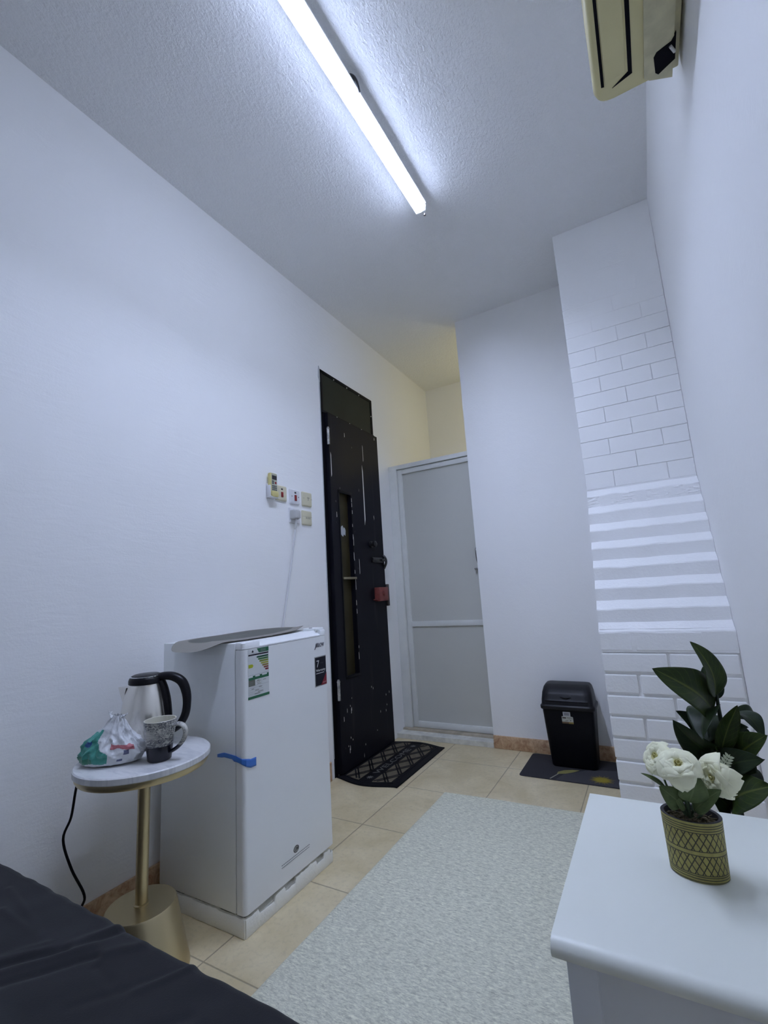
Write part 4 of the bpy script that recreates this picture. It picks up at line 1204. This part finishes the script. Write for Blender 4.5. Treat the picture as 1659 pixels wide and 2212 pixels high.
props(mb.build('price_labels', [flat('label_grey_white', (0.42, 0.42, 0.44)), flat('label_dull', (0.22, 0.22, 0.24)), flat('label_cream', (0.42, 0.42, 0.37)), flat('label_brown', (0.07, 0.055, 0.05)), flat('label_grey', (0.24, 0.24, 0.21)), flat('label_rust', (0.14, 0.09, 0.05)), flat('label_ochre', (0.28, 0.21, 0.06))], bn), 'two small pale labels on the bin front')

# ------------------------------------------------------------------ chest
M_chest = mat('white_lacquer', (0.76, 0.78, 0.71), rough=0.38, bump=0.04, bscale=600, bdist=0.0005)
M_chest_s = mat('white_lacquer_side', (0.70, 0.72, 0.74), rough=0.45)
CX0, CX1, CY0, CY1, CZ = 1.480, 1.905, 0.712, 1.196, 0.527
ch = thing('chest_of_drawers', 'white bedside chest against the wall carrying a potted rose', 'chest', (1.69, 0.95, 0))
mb = MB()
secp = [(CY0 + .012, CZ - .024), (CY0 + .003, CZ - .022), (CY0, CZ - .016), (CY0 + .001, CZ - .009), (CY0 + .006, CZ - .003), (CY0 + .014, CZ), (CY1, CZ), (CY1, CZ - .024)]
mb.prism([(CX0, y, z) for y, z in secp], (CX1 - CX0, 0, 0))
mb.build('top', M_chest, ch, angle=50)
MB().box((CX0 + .014, CY0 + .022, 0.06), (CX0 + .052, CY0 + .055, CZ - .024), .0015).build('corner_post', M_chest_s, ch)
MB().box((CX1 - .045, CY0 + .022, 0.06), (CX1 - .007, CY0 + .055, CZ - .024), .0015).build('corner_post', M_chest_s, ch)
MB().box((CX0 + .052, CY0 + .036, 0.08), (CX1 - .045, CY0 + .046, CZ - .024)).build('side_panel', M_chest_s, ch)
MB().box((CX0 + .016, CY1 - .03, 0.08), (CX1 - .007, CY1 - .008, CZ - .024)).build('side_panel', M_chest_s, ch)
MB().box((CX1 - .02, CY0 + .05, 0.08), (CX1 - .008, CY1 - .03, CZ - .024)).build('back_panel', M_chest_s, ch)
for k in range(3):
    zz0 = 0.09 + .138 * k
    dr = MB().box((CX0 + .012, CY0 + .058, zz0), (CX0 + .030, CY1 - .034, zz0 + .132), .002).build('drawer', M_chest_s, ch)
    MB().lathe([(.007, 0), (.006, .012), (.013, .018), (.010, .024), (.0, .025)], n=18).build('knob', M_steel_dark, dr, local=True).matrix_basis = Matrix.Translation((CX0 + .012 - 1.69, (CY0 + CY1) / 2 - .95, zz0 + .066)) @ Matrix.Rotation(-PI / 2, 4, 'Y')
for lx in (CX0 + .018, CX1 - .05):
    for ly in (CY0 + .024, CY1 - .05):
        MB().cyl((lx + .016, ly + .014, .081), (lx + .016, ly + .014, .0), .016, .011, n=16).build('leg', M_chest_s, ch)

# ------------------------------------------------------------------ potted roses
PX, PY, PZ, PH = 1.668, 0.957, CZ, 0.087
M_pot = mat('olive_lattice_pot', (0.27, 0.25, 0.08), rough=0.5)
t = NT(M_pot); uvs = t.sep(t.uv())
uu = t.math('MULTIPLY', uvs[0], 26.0); vv = uvs[1]
def tri(x): return t.math('ABSOLUTE', t.math('SUBTRACT', t.math('FRACT', x), 0.5))
vs_ = t.math('MULTIPLY', vv, 5.2)
l1 = t.math('SUBTRACT', 1.0, t.ramp(tri(t.math('ADD', uu, vs_)), 0.05, 0.11))
l2 = t.math('SUBTRACT', 1.0, t.ramp(tri(t.math('SUBTRACT', uu, vs_)), 0.05, 0.11))
def between(a, b): return t.math('MULTIPLY', t.math('GREATER_THAN', vv, a), t.math('LESS_THAN', vv, b))
inb = t.math('ADD', between(.145, .455), between(.53, .83))
lat = t.math('MULTIPLY', t.math('MAXIMUM', l1, l2), inb)
hl = None
for z in (.03, .075, .115, .145, .455, .53, .83, .87, .91, .95):
    q = t.math('SUBTRACT', 1.0, t.ramp(t.math('ABSOLUTE', t.math('SUBTRACT', vv, z)), .003, .010))
    hl = q if hl is None else t.math('MAXIMUM', hl, q)
ink = t.math('MAXIMUM', lat, hl)
nz = t.noise(t.obj(), 90, 3)
cc = t.mix(t.ramp(nz, .35, .7), (0.36, 0.32, 0.085), (0.27, 0.235, 0.065))
t.l.new(t.mix(ink, cc, (0.030, 0.026, 0.016)), P(M_pot).inputs['Base Color'])
t.l.new(t.bump(t.math('SUBTRACT', 1.0, ink), 0.6, 0.0012), P(M_pot).inputs['Normal'])
M_potin = mat('dark_pot_inside', (0.022, 0.020, 0.024), rough=0.55)
M_soil = mat('brown_moss', (0.13, 0.105, 0.06), rough=0.95, vary=.5, vscale=150, bump=1.0, bscale=240, bdist=.006)
pot = thing('rose_pot', 'olive lattice pot of white artificial roses on the white chest', 'potted flowers', (PX, PY, PZ), -0.12)
nP = 96; zl = [0.0005, .002, .010, .02, .03, .04, .05, .06, .07, .078, .084, PH]
def potr(z): return .0405 + .0025 * (z / PH) - (.0015 if z < .001 else 0)
mb = MB()
mb.lathe([(potr(z), z) for z in zl], n=nP, caps=(True, False), sx=1.0, sy=.82, uv=lambda i, j: (j / nP, zl[i] / PH))
mb.build('pot', M_pot, pot, local=True)
mb = MB()
mb.lathe([(potr(PH), PH), (potr(PH) - .001, PH + .001), (potr(PH) - .005, PH), (potr(PH) - .006, PH - .016)], n=64, caps=(False, False), sx=1.0, sy=.82)
mb.build('pot_lining', M_potin, pot, local=True)
mb = MB().lathe([(.0372 * k, PH - .012 + .003 * (1 - k)) for k in (1, .8, .6, .4, .2, .02)], n=40, caps=(False, True), sx=1, sy=.82)
for v in mb.bm.verts: v.co.z += .004 * noise.noise(v.co * 160)
rs = random.Random(4)
for k in range(90):
    a = rs.uniform(0, 2 * PI); r = .034 * math.sqrt(rs.random()); b = rs.uniform(0, PI); L_ = rs.uniform(.004, .008)
    c = Vector((r * math.cos(a), r * .82 * math.sin(a), PH - .009 + rs.uniform(0, .004))); d = Vector((math.cos(b), math.sin(b), rs.uniform(-.3, .3))) * L_
    mb.cyl(c - d, c + d, .0012, .0008, n=5)
mb.build('moss', M_soil, pot, local=True)

def leafmat(nm, c1, c2, vein, r=0.4):
    m = mat(nm, c1, rough=r, spec=0.22)
    t = NT(m); uvs = t.sep(t.uv())
    d = t.math('ABSOLUTE', t.math('SUBTRACT', uvs[1], 0.5))
    mid = t.math('SUBTRACT', 1.0, t.ramp(d, 0.010, 0.045))
    side = tri_side = t.math('ABSOLUTE', t.math('SUBTRACT', t.math('FRACT', t.math('ADD', t.math('MULTIPLY', uvs[0], 9.0), t.math('MULTIPLY', d, -5.0))), 0.5))
    sv = t.math('MULTIPLY', t.math('SUBTRACT', 1.0, t.ramp(side, 0.0, 0.10)), 0.25)
    base = t.mix(t.ramp(t.noise(t.uv(), 4, 3), .35, .7), c1, c2)
    t.l.new(t.mix(t.math('MAXIMUM', t.math('MULTIPLY', mid, .75), sv), base, vein), P(m).inputs['Base Color'])
    return m
def leaf_into(mb, base, tip, width, up, fold=.25, curl=.12, shape=.42, nu=22, nv=8, wave=0.0, seed=0, twist=0.0, back=0.0):
    base = Vector(base); tip = Vector(tip); d = tip - base; L_ = d.length; dn = d.normalized()
    up = Vector(up); up = (up - dn * up.dot(dn)).normalized(); sd = dn.cross(up).normalized()
    def fn(u, v):
        w = (u ** .62) * ((1 - u) ** .88) / .3513 if 0 < u < 1 else 0
        w = w * width / 2
        s = (v - .5) * 2
        a = twist * (u - .3)
        sd2 = sd * math.cos(a) + up * math.sin(a); up2 = up * math.cos(a) - sd * math.sin(a)
        bend = curl * L_ * (math.sin(PI * u) - back * u * u)
        wv = wave * width * math.sin(u * 9 + seed + (0 if s > 0 else 1.6)) * abs(s)
        return base + dn * (L_ * u) + sd2 * (s * w) + up2 * (bend + fold * abs(s) * w + wv)
    mb.grid(fn, nu, nv)

M_rl = leafmat('rose_leaf', (0.115, 0.155, 0.060), (0.080, 0.115, 0.045), (0.17, 0.21, 0.09), .5)
M_stem = mat('green_stem', (0.055, 0.095, 0.045), rough=0.5)
M_pet = mat('ivory_petal', (0.86, 0.85, 0.60), rough=0.55, vary=.04, vscale=30)
P(M_pet).inputs['Subsurface Weight'].default_value = .15
P(M_pet).inputs['Subsurface Radius'].default_value = (.004, .004, .003)
M_heart = mat('yellow_green_rose_heart', (0.66, 0.62, 0.27), rough=0.55)
soil = Vector((PX, PY, PZ + PH - .012))
def wp(px, py, y):
    d = F_ + R_ * ((px - 829.5) / 997.413) - U_ * ((py - 1106) / 997.413)
    k = y / d.y
    return Vector((1.664, 0, 1.001)) + d * k
def rose(c, axis, size, open_, nm):
    c = Vector(c); ax = Vector(axis).normalized()
    e = ax.orthogonal().normalized(); g = ax.cross(e)
    rt = thing_part(nm, pot)
    mb = MB()
    layers = [(3, .20, .75, .08), (4, .38, .70, .34), (4, .62, .55, .70), (5, .90, .38, 1.08), (4, 1.06, .22, 1.40)][:open_]
    rs = random.Random(int(size * 1e5) + open_)
    for li, (n, rad, hgt, tilt) in enumerate(layers):
        for k in range(n):
            a = 2 * PI * (k + .37 * li) / n + rs.uniform(-.12, .12)
            dr = e * math.cos(a) + g * math.sin(a); tg = ax.cross(dr)
            w = size * (.66 + .46 * rad); ln_ = size * (.42 + .42 * rad)
            tl = tilt + rs.uniform(-.1, .1)
            def fn(u, v, dr=dr, tg=tg, w=w, ln_=ln_, tl=tl, li=li, sd=rs.random() * 9):
                s = (v - .5) * 2
                wd = w * .56 * ((.42 + .58 * math.sin(PI / 2 * u / .58)) if u < .58 else max(.03, (1 - ((u - .58) / .42) ** 2.4)) ** .5)
                ang = tl * u ** 1.2 + .55 * u ** 6
                out = size * .10 + ln_ * math.sin(ang) * u
                hh = ln_ * math.cos(ang) * u * .95 - size * .10
                cup = -.30 * (1 - .5 * u) * wd * s * s
                ruf = .05 * size * u * u * math.sin(s * 4.2 + sd)
                tipc = -.06 * ln_ * (u ** 3) * (abs(s) ** 2)
                return c + dr * (out + cup * 1.0) + tg * (s * wd) + ax * (hh + tipc + ruf)
            mb.grid(fn, 14, 10)
    mb.build('petals', M_pet, rt, normals=False, solid=.0005, angle=80)
    mb = MB()
    # furled centre: a small spiral
    def sp(u, v):
        a = 4.2 * PI * u; r = size * (.03 + .17 * u)
        return c + (e * math.cos(a) + g * math.sin(a)) * r * (.55 + .5 * v) + ax * (size * (-.05 + .42 * v - .10 * u))
    mb.grid(sp, 60, 6)
    props(mb.build('rose_heart', M_heart, rt, normals=False, solid=.0004, angle=80), 'yellow green furled centre')
    return rt
def thing_part(nm, parent):
    # a part that itself groups two sub-parts
    o = bpy.data.objects.new(nm, None); o.empty_display_size = .01
    COL.objects.link(o); o.parent = parent; WM[o.name] = wmat(parent)
    return o
rA = wp(1423, 1638, .955); rB = wp(1466, 1655, .915); rC = wp(1549, 1678, .945)
rose(rA, (-.60, -.50, .50), .034, 4, 'rose')
rose(rB, (-.05, -.62, .75), .035, 5, 'rose')
rose(rC, (-.72, -.55, -.05), .036, 5, 'rose')
rose(wp(1478, 1705, .940), (-.1, -.8, .1), .017, 3, 'rosebud')
for tgt, bend in ((rA, (-.01, 0, .0)), (rB, (0, -.006, 0)), (rC, (.012, -.004, 0)), (wp(1470, 1690, .945), (0, 0, 0))):
    mid = soil.lerp(tgt, .5) + Vector(bend)
    MB().tube([soil + Vector((0, 0, -.004)), mid, tgt], .0017, 8).build('stem', M_stem, pot)
for b, tpt, w, up, seed in (
        (wp(1472, 1738, .945), wp(1424, 1698, .92), .034, (-.2, -.7, .5), 1),
        (wp(1488, 1732, .935), wp(1502, 1668, .915), .040, (.25, -.9, .25), 2),
        (wp(1500, 1752, .945), wp(1558, 1706, .925), .027, (-.1, -.75, .55), 3),
        (wp(1474, 1720, .950), wp(1436, 1665, .96), .018, (.5, -.6, .5), 4),
        (wp(1440, 1705, .955), wp(1384, 1670, .95), .010, (0, -.4, .9), 5),
        (wp(1484, 1735, .960), wp(1462, 1672, .955), .022, (.6, -.7, .2), 6),
        (wp(1478, 1752, .942), wp(1452, 1712, .935), .010, (.3, -.8, .2), 8),
        (wp(1498, 1735, .965), wp(1530, 1668, .975), .034, (-.3, -.8, .4), 7),
        (wp(1515, 1722, .96), wp(1575, 1720, .95), .010, (0, -.3, .9), 9)):
    mb = MB(); leaf_into(mb, b, tpt, w, up, .22, .10, .45, 16, 8, .03, seed)
    lf = mb.build('leaf', M_rl, pot, normals=False, solid=.0004, angle=80)
    MB().tube([soil + Vector((.004 * math.cos(seed), .003 * math.sin(seed), -.004)), soil.lerp(b, .55) + Vector((0, 0, .004)), b], .0013, 6).build('leaf_stalk', M_stem, lf)
# feathery cream sprig
mb = MB()
s0 = wp(1540, 1690, .985); s1 = wp(1577, 1630, .985)
mb.tube([wp(1520, 1730, .975), s0, s1], [.0012, .0010, .0005], 6)
dS = (s1 - s0); upS = Vector((0, -1, .15))
sdS = dS.normalized().cross(upS).normalized()
for k in range(9):
    b = s0 + dS * (.15 + .85 * k / 9)
    for sg in (-1, 1):
        tp = b + (sdS * sg * .85 + dS.normalized() * .55) * (.0145 - .0008 * k)
        leaf_into(mb, b, tp, .0042, upS, .1, .05, .6, 6, 4)
mb.build('fern_sprig', mat('cream_sprig', (0.46, 0.50, 0.36), rough=0.6), pot, normals=False, angle=80)

# ------------------------------------------------------------------ large plant behind the chest
M_gl = leafmat('dark_green_leaf', (0.020, 0.036, 0.009), (0.034, 0.054, 0.010), (0.11, 0.135, 0.028), .42)
M_gl2 = leafmat('deep_green_leaf', (0.010, 0.021, 0.008), (0.016, 0.030, 0.009), (0.035, 0.055, 0.018), .42)
M_trunk = mat('green_brown_stalk', (0.020, 0.034, 0.016), rough=0.6)
M_pot2 = mat('dark_plastic_pot', (0.010, 0.016, 0.014), rough=0.5)
GX, GY = 1.780, 1.56
gp = thing('rubber_plant', 'leafy dark green plant in the corner behind the white chest', 'plant', (GX, GY, 0))
MB().lathe([(.080, .001), (.084, .006), (.104, .300), (.110, .302), (.110, .322), (.102, .322), (.100, .300)], (GX, GY, 0), 40, caps=(True, False)).build('planter', M_pot2, gp)
MB().lathe([(.101, .302), (.05, .306), (.001, .308)], (GX, GY, 0), 32, caps=(False, True)).build('soil', M_soil, gp)
root = Vector((GX, GY, .300))
st1 = [root, wp(1572, 1690, 1.56), wp(1568, 1600, 1.55), wp(1555, 1545, 1.54), wp(1545, 1480, 1.53)]
MB().tube(st1, [.009, .008, .006, .005, .003], 10).build('stalk', M_trunk, gp)
MB().tube([wp(1568, 1610, 1.55), wp(1572, 1565, 1.55), wp(1582, 1545, 1.56)], [.006, .005, .004], 8).build('stalk', M_trunk, gp)
MB().tube([root, wp(1590, 1690, 1.55), wp(1582, 1640, 1.54)], [.008, .006, .004], 8).build('stalk', M_trunk, gp)
LV = [  # base px, base y, tip px, tip y, width, up, fold, curl, wave, material
    ((1545, 1503), 1.53, (1492, 1386), 1.47, .078, (.55, -.75, .15), .30, .14, 0),
    ((1538, 1535), 1.54, (1411, 1444), 1.40, .125, (-.25, -.72, .55), .34, .12, 0),
    ((1541, 1512), 1.55, (1518, 1440), 1.56, .040, (-.3, -.8, .2), .3, .1, 1),
    ((1545, 1632), 1.54, (1453, 1556), 1.45, .085, (-.35, -.8, .35), .3, .12, 1),
    ((1540, 1530), 1.53, (1520, 1600), 1.40, .085, (-.35, -.85, .35), .3, .18, 1),
    ((1556, 1632), 1.50, (1593, 1523), 1.43, .052, (.1, -.9, .2), .45, -.10, 0),
    ((1580, 1543), 1.56, (1652, 1600), 1.50, .060, (.35, -.45, .8), .4, .30, 1),
    ((1582, 1548), 1.56, (1640, 1560), 1.62, .055, (-.2, -.7, .6), .3, .25, 1),
    ((1584, 1650), 1.54, (1655, 1588), 1.44, .095, (-.25, -.75, .55), .28, .08, 0),
    ((1586, 1660), 1.55, (1650, 1640), 1.42, .090, (-.1, -.85, .35), .32, .22, 1),
    ((1586, 1762), 1.50, (1672, 1698), 1.40, .130, (-.25, -.6, .75), .25, .18, 0),
    ((1578, 1758), 1.52, (1525, 1700), 1.44, .080, (.1, -.8, .5), .3, .15, 1),
    ((1510, 1575), 1.56, (1460, 1535), 1.50, .050, (-.2, -.8, .5), .3, .15, 1),
    ((1558, 1590), 1.56, (1616, 1571), 1.50, .060, (.05, -.8, .5), .3, .1, 1),
    ((1560, 1620), 1.57, (1530, 1680), 1.46, .090, (-.1, -.9, .3), .3, .2, 1),
    ((1560, 1560), 1.57, (1545, 1650), 1.50, .090, (.1, -.9, .2), .3, .2, 1),
    ((1570, 1600), 1.58, (1600, 1680), 1.48, .090, (.15, -.9, .3), .3, .2, 1),
    ((1590, 1690), 1.57, (1640, 1740), 1.45, .110, (.0, -.7, .7), .3, .25, 1),
    ((1548, 1545), 1.57, (1500, 1622), 1.50, .080, (-.2, -.9, .2), .3, .2, 1),
    ((1575, 1620), 1.58, (1545, 1700), 1.52, .085, (.0, -.9, .3), .3, .2, 1),
    ((1570, 1560), 1.59, (1602, 1632), 1.55, .080, (.2, -.9, .2), .3, .2, 1),
    ((1548, 1510), 1.55, (1532, 1455), 1.56, .050, (.3, -.9, .2), .3, .1, 1),
    ((1590, 1660), 1.58, (1632, 1700), 1.50, .085, (.1, -.8, .5), .3, .2, 1),
]
for i, (bp, by, tp, ty, w, up, fd, cu, mk) in enumerate(LV):
    b = wp(*bp, by); tpt = wp(*tp, ty)
    if tpt.x > W - .02: tpt.x = W - .02
    mb = MB(); leaf_into(mb, b, tpt, w * .82, up, fd, cu, .45, 26, 10, .05, i, .25 if i % 2 else -.2)
    for v in mb.bm.verts: v.co.x = min(v.co.x, W - .006)
    mb.build('leaf', M_gl2 if mk else M_gl, gp, normals=False, solid=.0006, angle=80)
